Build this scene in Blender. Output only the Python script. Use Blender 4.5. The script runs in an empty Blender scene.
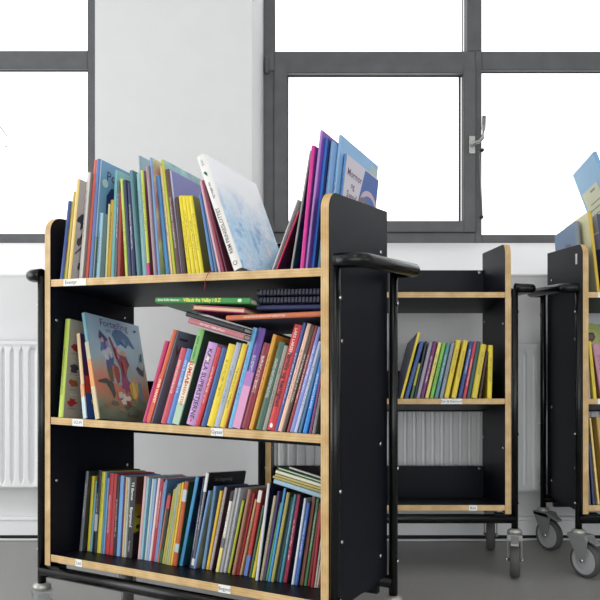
import bpy, math, random
from mathutils import Vector, Matrix
random.seed(7)
D = bpy.data
COL = bpy.context.scene.collection
scene = bpy.context.scene

# ------------------------------------------------------------------ camera
F = 795.5            # focal length in pixels of the 600 px frame
EYE = 0.765          # eye height above the floor
HOR = 335.2          # image row of the horizon
cam = D.objects.new('camera', D.cameras.new('camera'))
COL.objects.link(cam)
cam.location = (0, 0, EYE)
cam.rotation_euler = (math.pi / 2, 0, 0)
cam.data.sensor_width = 36
cam.data.lens = 36 * F / 600
cam.data.shift_y = (HOR - 300) / 600
cam.data.clip_start = 0.02
scene.camera = cam

# ------------------------------------------------------------------ world, lights, exposure
scene.view_settings.view_transform = 'Standard'
scene.view_settings.look = 'None'
scene.view_settings.gamma = 1
scene.view_settings.use_curve_mapping = False
scene.view_settings.exposure = -0.12
world = D.worlds.new('overcast')
scene.world = world
world.use_nodes = True
world.node_tree.nodes['Background'].inputs[0].default_value = (0.95, 0.98, 1, 1)
world.node_tree.nodes['Background'].inputs[1].default_value = 1.0
PANE = 1.25          # radiance of the frosted panes
def area(name, loc, rot, sx, sy, power, col=(1, 1, 1)):
    l = D.lights.new(name, 'AREA')
    l.shape = 'RECTANGLE'; l.size = sx; l.size_y = sy; l.energy = power; l.color = col
    o = D.objects.new(name, l); COL.objects.link(o)
    o.location = loc; o.rotation_euler = rot
    return o
# unseen fill lights added behind the camera, at both sides and under the ceiling
area('rear_fill', (0.2, -3.35, 1.35), (math.radians(90), 0, 0), 5.5, 2.2, 108, (0.97, 0.985, 1))
area('right_fill', (3.75, -0.6, 1.5), (math.radians(90), 0, math.radians(90)), 3.2, 1.5, 18, (0.97, 0.985, 1))
area('left_fill', (-3.45, 1.5, 1.25), (math.radians(90), 0, math.radians(-90)), 2.6, 2.1, 62, (0.97, 0.985, 1))  # added fill to brighten the lower wall behind the trolleys
for lx in (-1.7, 0.1, 1.9):
    for ly in (-1.6, 0.6):
        area('ceiling_fill', (lx, ly, 2.84), (0, 0, 0), 0.35, 1.1, 5.5, (1, 0.975, 0.94))  # unseen fill panel added at ceiling height

# ------------------------------------------------------------------ materials
def lin(c):
    r = []
    for v in c:
        v /= 255
        r.append(v / 12.92 if v <= 0.04045 else ((v + 0.055) / 1.055) ** 2.4)
    return (*r, 1)
def mat(name, rgb=(200, 200, 200), rough=0.5, metal=0.0, spec=0.5):
    m = D.materials.new(name); m.use_nodes = True
    b = m.node_tree.nodes['Principled BSDF']
    b.inputs['Base Color'].default_value = lin(rgb)
    b.inputs['Roughness'].default_value = rough
    b.inputs['Metallic'].default_value = metal
    b.inputs['Specular IOR Level'].default_value = spec
    return m
def N(m, t, **kw):
    n = m.node_tree.nodes.new(t)
    for k, v in kw.items(): setattr(n, k, v)
    return n
def L(m, a, b): m.node_tree.links.new(a, b)
def bsdf(m): return m.node_tree.nodes['Principled BSDF']
def noisy(m, rgb1, rgb2, scale, detail=3, coord='Object', lo=0.35, hi=0.65, stretch=(1, 1, 1), bump=0.0):
    tc = N(m, 'ShaderNodeTexCoord'); mp = N(m, 'ShaderNodeMapping'); mp.inputs['Scale'].default_value = stretch
    nz = N(m, 'ShaderNodeTexNoise'); nz.inputs['Scale'].default_value = scale; nz.inputs['Detail'].default_value = detail
    cr = N(m, 'ShaderNodeValToRGB')
    cr.color_ramp.elements[0].position = lo; cr.color_ramp.elements[1].position = hi
    cr.color_ramp.elements[0].color = lin(rgb1); cr.color_ramp.elements[1].color = lin(rgb2)
    L(m, tc.outputs[coord], mp.inputs[0]); L(m, mp.outputs[0], nz.inputs['Vector'])
    L(m, nz.outputs['Fac'], cr.inputs[0]); L(m, cr.outputs[0], bsdf(m).inputs['Base Color'])
    if bump:
        bp = N(m, 'ShaderNodeBump'); bp.inputs['Strength'].default_value = bump; bp.inputs['Distance'].default_value = 0.002
        L(m, nz.outputs['Fac'], bp.inputs['Height']); L(m, bp.outputs[0], bsdf(m).inputs['Normal'])
    return m

M = {}
M['wall'] = noisy(mat('white_wall_paint', rough=0.85, spec=0.2), (225, 225, 226), (227, 227, 227), 9, bump=0.0)
M['sill'] = mat('white_sill_paint', (240, 240, 241), 0.6)
M['ceiling'] = mat('ceiling_paint', (232, 232, 230), 0.9)
M['floor'] = noisy(mat('grey_linoleum', rough=0.42), (120, 119, 117), (168, 167, 164), 300, 4, lo=0.3, hi=0.7)
M['radiator'] = mat('radiator_enamel', (240, 241, 242), 0.4)
M['frame'] = noisy(mat('grey_window_paint', rough=0.5), (84, 85, 87), (92, 93, 95), 14)
M['gasket'] = mat('window_gasket', (40, 40, 42), 0.6)
M['metal'] = mat('brushed_steel', (160, 160, 158), 0.35, 0.9)
M['chrome'] = mat('chrome_screw', (225, 225, 225), 0.18, 1.0)
M['black_paint'] = mat('black_tube_paint', (7, 8, 10), 0.25, 0, 0.35)
M['laminate'] = noisy(mat('black_laminate', rough=0.46, spec=0.24), (7, 10, 20), (11, 14, 26), 90)
def ply(axis):
    m = mat('birch_ply_edge_' + axis, rough=0.5)
    tc = N(m, 'ShaderNodeTexCoord'); sp = N(m, 'ShaderNodeSeparateXYZ'); L(m, tc.outputs['Object'], sp.inputs[0])
    mm = N(m, 'ShaderNodeMath', operation='MULTIPLY'); mm.inputs[1].default_value = 2 * math.pi / 0.0058
    L(m, sp.outputs[axis], mm.inputs[0])
    sn = N(m, 'ShaderNodeMath', operation='SINE'); L(m, mm.outputs[0], sn.inputs[0])
    nz = N(m, 'ShaderNodeTexNoise'); nz.inputs['Scale'].default_value = 25; L(m, tc.outputs['Object'], nz.inputs['Vector'])
    ad = N(m, 'ShaderNodeMath', operation='MULTIPLY_ADD'); ad.inputs[1].default_value = 0.10
    L(m, sn.outputs[0], ad.inputs[0]); L(m, nz.outputs['Fac'], ad.inputs[2])
    cr = N(m, 'ShaderNodeValToRGB')
    cr.color_ramp.elements[0].position = 0.2; cr.color_ramp.elements[1].position = 0.75
    cr.color_ramp.elements[0].color = lin((186, 148, 94)); cr.color_ramp.elements[1].color = lin((224, 193, 140))
    L(m, ad.outputs[0], cr.inputs[0]); L(m, cr.outputs[0], bsdf(m).inputs['Base Color'])
    return m
M['ply_x'] = ply('X'); M['ply_z'] = ply('Z')
M['caster_grey'] = mat('caster_grey_metal', (142, 144, 144), 0.42, 0.25)
M['caster_light'] = mat('caster_collar', (178, 176, 170), 0.35, 0.5)
M['wheel'] = mat('wheel_disc_plastic', (172, 175, 176), 0.5)
M['tyre'] = mat('grey_rubber_tyre', (76, 76, 75), 0.65)
M['paper'] = mat('white_label_paper', (240, 240, 236), 0.7)
M['ink'] = mat('black_ink', (25, 25, 28), 0.6)
M['cable'] = mat('white_cable_sheath', (220, 220, 220), 0.5)
M['dark'] = mat('dark_matte', (22, 22, 23), 0.7)
# frosted panes: the overcast daylight behind the film makes them glow
M['pane'] = mat('frosted_pane', (240, 242, 243), 0.5)
tc = N(M['pane'], 'ShaderNodeTexCoord'); nz = N(M['pane'], 'ShaderNodeTexNoise'); nz.inputs['Scale'].default_value = 1.6
L(M['pane'], tc.outputs['Object'], nz.inputs['Vector'])
cr = N(M['pane'], 'ShaderNodeValToRGB')
cr.color_ramp.elements[0].color = (0.86, 0.88, 0.89, 1); cr.color_ramp.elements[1].color = (1, 1, 1, 1)
cr.color_ramp.elements[0].position = 0.3; cr.color_ramp.elements[1].position = 0.6
L(M['pane'], nz.outputs['Fac'], cr.inputs[0]); L(M['pane'], cr.outputs[0], bsdf(M['pane']).inputs['Emission Color'])
bsdf(M['pane']).inputs['Emission Strength'].default_value = PANE
M['film_tear'] = mat('film_tear_glass', (150, 160, 160), 0.3)

# book materials: the colour of each book is its object colour
def obj_colour(m):
    oi = N(m, 'ShaderNodeObjectInfo')
    return oi
def cover_mat(name, rough, art=False):
    m = mat(name, rough=rough)
    oi = obj_colour(m); tc = N(m, 'ShaderNodeTexCoord')
    nz = N(m, 'ShaderNodeTexNoise'); nz.noise_dimensions = '4D'
    nz.inputs['Scale'].default_value = 16 if art else 8; nz.inputs['Detail'].default_value = 3
    L(m, tc.outputs['Object'], nz.inputs['Vector'])
    rm = N(m, 'ShaderNodeMath', operation='MULTIPLY'); rm.inputs[1].default_value = 50
    L(m, oi.outputs['Random'], rm.inputs[0]); L(m, rm.outputs[0], nz.inputs['W'])
    hs = N(m, 'ShaderNodeHueSaturation')
    mr = N(m, 'ShaderNodeMapRange')
    mr.inputs['From Min'].default_value = 0.3; mr.inputs['From Max'].default_value = 0.7
    mr.inputs['To Min'].default_value = 0.6 if art else 0.93; mr.inputs['To Max'].default_value = 1.5 if art else 1.06
    L(m, nz.outputs['Fac'], mr.inputs['Value']); L(m, mr.outputs[0], hs.inputs['Value'])
    if art:
        sc = N(m, 'ShaderNodeSeparateColor'); L(m, nz.outputs['Color'], sc.inputs[0])
        mh = N(m, 'ShaderNodeMapRange')
        mh.inputs['From Min'].default_value = 0.35; mh.inputs['From Max'].default_value = 0.65
        mh.inputs['To Min'].default_value = 0.36; mh.inputs['To Max'].default_value = 0.64
        L(m, sc.outputs[1], mh.inputs['Value']); L(m, mh.outputs[0], hs.inputs['Hue'])
    L(m, oi.outputs['Color'], hs.inputs['Color'])
    L(m, hs.outputs[0], bsdf(m).inputs['Base Color'])
    return m
def spine_mat(name, ink):
    m = mat(name, rough=0.38)
    oi = obj_colour(m); tc = N(m, 'ShaderNodeTexCoord')
    sg = N(m, 'ShaderNodeSeparateXYZ'); L(m, tc.outputs['Generated'], sg.inputs[0])
    def math_(op, a, b=None):
        n = N(m, 'ShaderNodeMath', operation=op)
        for i, v in enumerate((a, b)):
            if v is None: continue
            if isinstance(v, (int, float)): n.inputs[i].default_value = v
            else: L(m, v, n.inputs[i])
        return n.outputs[0]
    across = math_('LESS_THAN', math_('ABSOLUTE', math_('SUBTRACT', sg.outputs['X'], 0.5)), 0.2)
    lo = math_('MULTIPLY_ADD', oi.outputs['Random'], 0.25); m.node_tree.nodes[-1].inputs[2].default_value = 0.2
    hi = math_('MULTIPLY_ADD', oi.outputs['Random'], 0.2); m.node_tree.nodes[-1].inputs[2].default_value = 0.68
    band = math_('MULTIPLY', math_('GREATER_THAN', sg.outputs['Z'], lo), math_('LESS_THAN', sg.outputs['Z'], hi))
    mp = N(m, 'ShaderNodeMapping'); mp.inputs['Scale'].default_value = (560, 0, 560)
    L(m, tc.outputs['Object'], mp.inputs[0])
    nz = N(m, 'ShaderNodeTexNoise'); nz.noise_dimensions = '4D'; nz.inputs['Scale'].default_value = 1; nz.inputs['Detail'].default_value = 0
    L(m, mp.outputs[0], nz.inputs['Vector']); L(m, math_('MULTIPLY', oi.outputs['Random'], 40), nz.inputs['W'])
    msk = math_('MULTIPLY', math_('MULTIPLY', across, band), math_('GREATER_THAN', nz.outputs['Fac'], 0.52))
    mx = N(m, 'ShaderNodeMix', data_type='RGBA'); L(m, math_('MULTIPLY', msk, 0.6), mx.inputs[0])
    L(m, oi.outputs['Color'], mx.inputs[6]); mx.inputs[7].default_value = lin(ink)
    L(m, mx.outputs[2], bsdf(m).inputs['Base Color'])
    return m
M['cover'] = cover_mat('book_cover', 0.4)
M['art'] = cover_mat('illustrated_cover', 0.35, True)
M['spine_d'] = spine_mat('spine_dark_lettering', (25, 25, 30))
M['spine_l'] = spine_mat('spine_light_lettering', (240, 238, 230))
M['spine_n'] = cover_mat('plain_spine', 0.38)
M['pages'] = noisy(mat('book_pages', rough=0.85), (216, 208, 190), (240, 235, 222), 900, 1, stretch=(1, 0.02, 0.02))
_flat = {}
def flat(rgb, rough=0.45):
    k = (tuple(rgb), rough)
    if k not in _flat: _flat[k] = mat('print_%d_%d_%d' % tuple(rgb), rgb, rough)
    return _flat[k]

# ------------------------------------------------------------------ mesh builder
class MB:
    def __init__(s): s.v = []; s.f = []; s.m = []; s.sm = []
    def add(s, vs, fs, mi=0, smooth=False):
        o = len(s.v); s.v += [tuple(p) for p in vs]
        for i, f in enumerate(fs):
            s.f.append([o + k for k in f]); s.m.append(mi[i] if isinstance(mi, (list, tuple)) else mi); s.sm.append(smooth)
    def box(s, x0, x1, y0, y1, z0, z1, mi=0):
        vs = [(x, y, z) for z in (z0, z1) for y in (y0, y1) for x in (x0, x1)]
        # faces: bottom, top, front(-y), back, left, right
        s.add(vs, [(0, 2, 3, 1), (4, 5, 7, 6), (0, 1, 5, 4), (2, 6, 7, 3), (0, 4, 6, 2), (1, 3, 7, 5)], mi)
    def prism(s, poly, axis, a, b, mi=0, rim=None, smooth=False):
        """poly: 2-D outline (counter-clockwise); axis: extrusion axis"""
        def P(p, w):
            if axis == 'x': return (w, p[0], p[1])
            if axis == 'y': return (p[0], w, p[1])
            return (p[0], p[1], w)
        n = len(poly)
        vs = [P(p, a) for p in poly] + [P(p, b) for p in poly]
        caps = [tuple(range(n - 1, -1, -1)), tuple(range(n, 2 * n))]
        sides = [(i, (i + 1) % n, n + (i + 1) % n, n + i) for i in range(n)]
        if axis == 'y':
            caps = [c[::-1] for c in caps]; sides = [c[::-1] for c in sides]
        s.add(vs, caps, mi); o = len(s.v) - 2 * n
        for c in sides:
            s.f.append([o + k for k in c]); s.m.append(mi if rim is None else rim); s.sm.append(smooth)
    def tube(s, path, r, n=10, mi=0, caps=True, sx=1.0):
        pts = [Vector(p) for p in path]; rings = []
        up = Vector((0, 0, 1))
        for i, p in enumerate(pts):
            t = (pts[min(i + 1, len(pts) - 1)] - pts[max(i - 1, 0)]).normalized()
            a = up if abs(t.dot(up)) < 0.95 else Vector((1, 0, 0))
            e1 = t.cross(a).normalized(); e2 = e1.cross(t).normalized()
            rings.append([p + e1 * (r * math.cos(2 * math.pi * k / n)) + e2 * (r * sx * math.sin(2 * math.pi * k / n)) for k in range(n)])
        vs = [q for rg in rings for q in rg]; fs = []
        for i in range(len(pts) - 1):
            for k in range(n):
                fs.append((i * n + k, (i + 1) * n + k, (i + 1) * n + (k + 1) % n, i * n + (k + 1) % n))
        s.add(vs, fs, mi, True)
        if caps:
            o = len(s.v) - len(vs)
            s.f.append([o + k for k in range(n)]); s.m.append(mi); s.sm.append(False)
            s.f.append([o + (len(pts) - 1) * n + k for k in range(n - 1, -1, -1)]); s.m.append(mi); s.sm.append(False)
    def lathe(s, prof, centre, axis, n=20, mi=0, smooth=True, caps=True):
        """prof: (distance along axis, radius)"""
        c = Vector(centre); ax = Vector(axis).normalized()
        a = Vector((0, 0, 1)) if abs(ax.z) < 0.9 else Vector((1, 0, 0))
        e1 = ax.cross(a).normalized(); e2 = ax.cross(e1).normalized()
        vs = [c + ax * d + (e1 * math.cos(2 * math.pi * k / n) + e2 * math.sin(2 * math.pi * k / n)) * r for d, r in prof for k in range(n)]
        fs = [(i * n + k, i * n + (k + 1) % n, (i + 1) * n + (k + 1) % n, (i + 1) * n + k) for i in range(len(prof) - 1) for k in range(n)]
        s.add(vs, fs, mi, smooth)
        if not caps: return
        o = len(s.v) - len(vs)
        s.f.append([o + k for k in range(n - 1, -1, -1)]); s.m.append(mi); s.sm.append(False)
        s.f.append([o + (len(prof) - 1) * n + k for k in range(n)]); s.m.append(mi); s.sm.append(False)
    def mesh(s, name, mats):
        me = D.meshes.new(name)
        me.from_pydata(s.v, [], s.f)
        for m_ in (mats if isinstance(mats, (list, tuple)) else [mats]): me.materials.append(m_)
        me.polygons.foreach_set('material_index', s.m)
        me.polygons.foreach_set('use_smooth', s.sm)
        me.update()
        return me
    def build(s, name, mats, parent=None, loc=(0, 0, 0)):
        return link(name, s.mesh(name, mats), parent, loc)
def link(name, me, parent=None, loc=(0, 0, 0), rot=(0, 0, 0)):
    o = D.objects.new(name, me); COL.objects.link(o)
    o.parent = parent; o.location = loc; o.rotation_euler = rot
    return o
def empty(name, loc, rot=(0, 0, 0)):
    o = D.objects.new(name, None); COL.objects.link(o)
    o.empty_display_size = 0.05; o.location = loc; o.rotation_euler = rot
    return o
def tag(o, label, cat, group=None):
    o['label'] = label; o['category'] = cat
    if group: o['group'] = group
    return o
def struct(o): o['kind'] = 'structure'; return o
def add_mesh(mb, me, mi=0, mtx=None):
    mb.add([(mtx @ v.co if mtx else v.co) for v in me.vertices], [tuple(p.vertices) for p in me.polygons], mi)
_txt = {}
def text_mesh(body, size, align='CENTER', bold=0.0):
    k = (body, size, align, bold)
    if k not in _txt:
        c = D.curves.new('lettering', 'FONT'); c.body = body; c.size = size
        c.align_x = align; c.align_y = 'CENTER'; c.resolution_u = 2; c.offset = bold * size
        o = D.objects.new('lettering', c)
        COL.objects.link(o)
        me = D.meshes.new_from_object(o)
        COL.objects.unlink(o); D.objects.remove(o)
        _txt[k] = me
    return _txt[k]
def frame_mtx(origin, ex, ey):
    ex = Vector(ex); ey = Vector(ey); ez = ex.cross(ey)
    return Matrix(((ex.x, ey.x, ez.x, origin[0]), (ex.y, ey.y, ez.y, origin[1]), (ex.z, ey.z, ez.z, origin[2]), (0, 0, 0, 1)))

# ------------------------------------------------------------------ room shell
WALL = 3.005         # inner face of the window wall
FR = 3.22            # face of the window frames
ROOM_X0, ROOM_X1, ROOM_Y0, ROOM_H = -3.6, 4.0, -3.6, 2.9
def fx(px): return (px - 300) / F * FR
def fz(py): return EYE + (HOR - py) / F * FR
SILL_F, SILL_B = EYE + (HOR - 274.3) / F * WALL, fz(244)
HEAD = 2.45
m = MB(); m.box(ROOM_X0 - .2, ROOM_X1 + .2, ROOM_Y0 - .2, 3.5, -0.1, 0); struct(m.build('floor', M['floor']))
m = MB(); m.box(ROOM_X0 - .2, ROOM_X1 + .2, ROOM_Y0 - .2, 3.5, ROOM_H, ROOM_H + .1); struct(m.build('ceiling', M['ceiling']))
m = MB(); m.box(ROOM_X0 - .2, ROOM_X0, ROOM_Y0 - .2, 3.5, 0, ROOM_H); struct(m.build('wall_left', M['wall']))
m = MB(); m.box(ROOM_X1, ROOM_X1 + .2, ROOM_Y0 - .2, 3.5, 0, ROOM_H); struct(m.build('wall_right', M['wall']))
m = MB(); m.box(ROOM_X0, ROOM_X1, ROOM_Y0 - .2, ROOM_Y0, 0, ROOM_H); struct(m.build('wall_rear', M['wall']))
PX0, PX1 = (95 - 300) / F * WALL, (252 - 300) / F * WALL       # pier between the two windows
P0B, P1B = fx(98), fx(263.5)
WR = 2.35                                                      # right end of the right window
WL = -3.2                                                      # left end of the left window
m = MB()
m.prism([(WALL, 0), (3.5, 0), (3.5, SILL_B), (FR, SILL_B), (WALL, SILL_F)], 'x', ROOM_X0, ROOM_X1)
m.prism([(P0B, 3.5), (P0B, FR), (PX0, WALL), (PX1, WALL), (P1B, FR), (P1B, 3.5)], 'z', SILL_F, HEAD)
m.box(ROOM_X0, ROOM_X1, WALL, 3.5, HEAD, ROOM_H)
m.box(ROOM_X0, WL, WALL, 3.5, SILL_F, HEAD)
m.box(WR, ROOM_X1, WALL, 3.5, SILL_F, HEAD)
struct(m.build('wall_back', M['wall']))
# sloping sills under the windows
for k, (a0, a1, b0, b1) in enumerate(((WL, PX0, WL, P0B), (PX1, WR, P1B, WR))):
    m = MB(); e = 0.004
    m.add([(a0, WALL - e, SILL_F), (a1, WALL - e, SILL_F), (b1, FR, SILL_B + e), (b0, FR, SILL_B + e),
           (a0, WALL - e, SILL_F - .006), (a1, WALL - e, SILL_F - .006), (b1, FR, SILL_B - .003), (b0, FR, SILL_B - .003)],
          [(0, 1, 2, 3), (7, 6, 5, 4), (4, 5, 1, 0), (5, 6, 2, 1), (6, 7, 3, 2), (7, 4, 0, 3)])
    struct(m.build('trim_%d' % (k + 1), M['sill']))
# baseboard with a rounded ledge
m = MB()
zb = EYE - (516.5 - HOR) / F * 2.99
m.prism([(2.988, .014), (WALL, .014), (WALL, zb), (2.984, zb), (2.981, zb - .004), (2.981, zb - .012), (2.988, zb - .016)], 'x', ROOM_X0, ROOM_X1)
struct(m.build('baseboard_back', M['radiator']))
m = MB(); m.box(ROOM_X0, ROOM_X1, 2.992, WALL, 0, .014); struct(m.build('trim_3', M['dark']))  # dark strip in place of the shade in the gap under the baseboard

def window(name, bars, panes, extra=None):
    root = struct(empty(name, (0, FR, 0)))
    for nm, (x0, x1, z0, z1), dy0, dy1 in bars:
        b = MB(); e = .003
        b.box(x0, x1, dy0 + e, dy1, z0, z1)
        b.box(x0 + e, x1 - e, dy0, dy0 + e, z0 + e, z1 - e)
        b.build(nm, M['frame'], root)
    for (x0, x1, z0, z1) in panes:
        g = MB(); y = .030
        g.box(x0 - .004, x1 + .004, y, y + .006, z0 - .004, z1 + .004)
        p = g.build('glass_pane', M['pane'], root)
        s = MB(); w = .004
        for (a, b_, c, d) in ((x0, x0 + w, z0, z1), (x1 - w, x1, z0, z1), (x0 + w, x1 - w, z0, z0 + w), (x0 + w, x1 - w, z1 - w, z1)):
            s.box(a, b_, y - .004, y, c, d)
        s.build('gasket', M['gasket'], p)
    return root
T0, T1, T2, T3 = fz(51), fz(64), fz(70), fz(74)
B0, B1, B2, B3 = fz(243.7), fz(232.5), fz(221.3), fz(235)
JX0, JX1, SX1 = fx(263.5), fx(274), fx(287.3)
MX0, MX1, SX2 = fx(475.5), fx(481.8), fx(463)
RX = WR - .05
bars = [('jamb', (JX0, JX1, B0, HEAD), 0, .09),
        ('transom', (JX1, MX0, T1, T0), .004, .09), ('transom', (MX1, RX, T2, T0), .004, .09),
        ('mullion', (MX0, MX1, B0, T0), .002, .09), ('mullion', (fx(467.5), MX1, T0, HEAD), .002, .09),
        ('bottom_rail', (JX1, MX0, B0, B1), .004, .09), ('bottom_rail', (MX1, RX, B0, B3), .004, .09),
        ('jamb', (RX, WR, B0, HEAD), 0, .09)]
panes = [(JX1, fx(464.5), T0, HEAD), (MX1, RX, T0, HEAD), (MX1, RX, B3, T2)]
w2 = window('window_2', bars, panes)
# opening casement with its own stiles and rails, handle and hinge
for nm, r in (('casement_stile', (JX1 + .001, SX1, B1 + .001, T1 - .001)), ('casement_stile', (SX2, MX0 - .001, B1 + .001, T1 - .001)),
              ('casement_rail', (SX1, SX2, T3, T1 - .001)), ('casement_rail', (SX1, SX2, B1 + .001, B2))):
    b = MB(); e = .003
    b.box(r[0], r[1], -.012 + e, .06, r[2], r[3]); b.box(r[0] + e, r[1] - e, -.012, -.012 + e, r[2] + e, r[3] - e)
    b.build(nm, M['frame'], w2)
g = MB(); g.box(SX1 - .004, SX2 + .004, .030, .036, B2 - .004, T3 + .004); p = g.build('glass_pane', M['pane'], w2)
s = MB()
for (a, b_, c, d) in ((SX1, SX1 + .004, B2, T3), (SX2 - .012, SX2 - .005, B2, T3), (SX1, SX2, B2, B2 + .004), (SX1, SX2, T3 - .004, T3)):
    s.box(a, b_, .02, .03, c, d)
s.build('gasket', M['gasket'], p)
h = MB()
hx, hz = fx(471), fz(146)
h.box(hx - .012, hx + .012, -.022, -.012, hz - .035, hz + .035)
h.tube([(hx, -.02, hz), (hx, -.05, hz), (hx + .018, -.052, hz + .004), (hx + .034, -.055, hz + .02), (hx + .038, -.057, hz + .055), (hx + .040, -.057, hz + .105)], .008, 10)
ho = h.build('window_handle', M['metal'], w2); ho['label'] = 'brushed metal lever handle turned upwards'
h = MB()
h.tube([(fx(478), -.02, fz(152)), (fx(480.5), -.012, fz(190)), (fx(481.5), -.012, fz(217))], .0025, 6)
h.build('stay_wire', M['metal'], w2)
for (a, b_) in ((482, 150.5), (481.3, 217.5)):
    h = MB(); h.lathe([(0, .007), (.012, .007), (.016, .004)], (fx(a), -.0, fz(b_)), (0, -1, 0), 10); h.build('stay_pin', M['gasket'], w2)
for py in (66, 228):
    h = MB(); hx = fx(266.8)
    h.lathe([(-.033, .008), (-.03, .0105), (.03, .0105), (.033, .008)], (hx, -.006, fz(py)), (0, 0, 1), 12)
    h.box(hx, hx + .03, -.008, 0, fz(py) - .02, fz(py) + .02)
    h.build('hinge', M['frame'], w2)
LX1, LX0 = fx(98), fx(87.4)
T4, B4 = fz(68.5), fz(234)
mid0, mid1 = fx(-128), fx(-112)
LB = fz(244)
bars = [('jamb', (LX0, LX1, LB, HEAD), 0, .09), ('transom', (mid1, LX0, T4, fz(50.3)), .004, .09),
        ('bottom_rail', (mid1, LX0, LB, B4), .004, .09), ('mullion', (mid0, mid1, LB, HEAD), 0, .09),
        ('bottom_rail', (WL + .05, mid0, LB, B4), .004, .09), ('jamb', (WL, WL + .05, LB, HEAD), 0, .09)]
w1 = window('window_1', bars, [(mid1, LX0, fz(50.3), HEAD), (mid1, LX0, B4, T4), (WL + .05, mid0, B4, HEAD)])
t = MB()
for (x0, y0, x1, y1, w) in ((-6, 120, 9, 141, .006), (2, 144, 7, 146.5, .006), (13, 146, 21, 156, .003), (15, 158, 17, 159, .004), (19.5, 165.5, 22, 165, .004), (8, 152, 11, 152, .003), (1.5, 153, 4, 151, .003)):
    a = Vector((fx(x0), 0, fz(y0))); b_ = Vector((fx(x1), 0, fz(y1))); n_ = (b_ - a).normalized().cross(Vector((0, 1, 0))) * w / 2
    y = .0285
    t.add([a - n_ + Vector((0, y, 0)), b_ - n_ * .5 + Vector((0, y, 0)), b_ + n_ * .5 + Vector((0, y, 0)), a + n_ + Vector((0, y, 0))], [(0, 1, 2, 3)])
t.build('scratch_in_the_film', M['film_tear'], w1)

# ------------------------------------------------------------------ radiators
def radiator(x0, x1, label, valve=None, low=0.0):
    ry = 2.925; z0, z1 = EYE - (490 - HOR) / F * ry - low, EYE - (341 - HOR) / F * ry - low
    root = tag(empty('radiator', ((x0 + x1) / 2, WALL - .03, z0)), label, 'radiator', None)
    ox, oy, oz = -(x0 + x1) / 2, -(WALL - .03), -z0
    def B(mb, nm, mt): return mb.build(nm, mt, root, (ox, oy, oz))
    m = MB(); pitch = .0338; nfl = max(1, int((x1 - x0 - .04) / pitch)); m0 = x0 + ((x1 - x0) - nfl * pitch) / 2
    xs = [x0] + [m0 + pitch * (i + k / 12) for i in range(nfl) for k in range(12)] + [m0 + nfl * pitch, x1]
    zs = [z0 + .012, z0 + .022, z0 + .03, z0 + .036, z0 + .044, (z0 + z1) / 2, z1 - .044, z1 - .036, z1 - .03, z1 - .022, z1 - .012]
    vs = []
    for z in zs:
        fade = max(0, min(1, (min(z - z0, z1 - z) - .022) / .022))
        for x in xs:
            u = (x - m0) / pitch; d = 0
            if 0 <= u <= nfl:
                w = abs((u % 1) - .5) * 2          # 0 on the rib, 1 in the groove
                d = -.020 * max(0, min(1, (w - (1 - .38 * fade)) / .16)) if fade > 0 else 0
            vs.append((x, ry - d, z))
    n = len(xs)
    m.add(vs, [(j * n + i, j * n + i + 1, (j + 1) * n + i + 1, (j + 1) * n + i) for j in range(len(zs) - 1) for i in range(n - 1)], 0, True)
    m.box(x0, x1, ry + .014, ry + .02, z0 + .012, z1 - .012)
    B(m, 'front_panel', M['radiator'])
    m = MB(); m.box(x0 - .003, x1 + .003, ry - .006, WALL - .012, z1 - .013, z1)
    B(m, 'top_grille', M['radiator'])
    for xx in (x0, x1 - .002):
        m = MB(); m.box(xx - .002, xx + .004, ry - .001, WALL - .012, z0 + .01, z1 - .012); B(m, 'side_cover', M['radiator'])
    m = MB(); m.box(x0 + .02, x1 - .02, ry + .03, WALL - .02, z0, z1 - .03); B(m, 'convector', M['radiator'])
    if valve:
        m = MB(); vz = EYE - (372.5 - HOR) / F * 2.95; vx = x1
        m.lathe([(0, .009), (.022, .009), (.024, .016), (.05, .016), (.053, .012)], (vx + .004, ry + .035, vz), (1, 0, 0), 14)
        B(m, 'valve_knob', M['dark'])
        m = MB(); m.tube([(vx + .016, ry + .04, vz - .02), (vx + .016, ry + .04, .08)], .008, 8); m.tube([(vx + .016, ry + .04, z1 - .03), (vx + .016, ry + .04, vz + .01)], .008, 8)
        B(m, 'pipe', M['radiator'])
    return root
RXF = 2.925 / F
radiator(-2.3, (37.5 - 300) * RXF, 'white fluted panel radiator under the left window, half hidden by the near trolley', True)
radiator((262 - 300) * RXF, 2.2, 'white fluted panel radiator under the right window, behind the middle trolley', None, .012)
m = MB(); pts = []
for i in range(60):
    x = -3.0 + 6.2 * i / 59
    pts.append((x, 2.958 + .006 * math.sin(i * .7) + .004 * math.sin(i * 1.9), .0045))
m.tube(pts, .0045, 6)
tag(m.build('cable', M['cable']), 'thin white cable lying on the floor along the wall base', 'cable')

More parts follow.
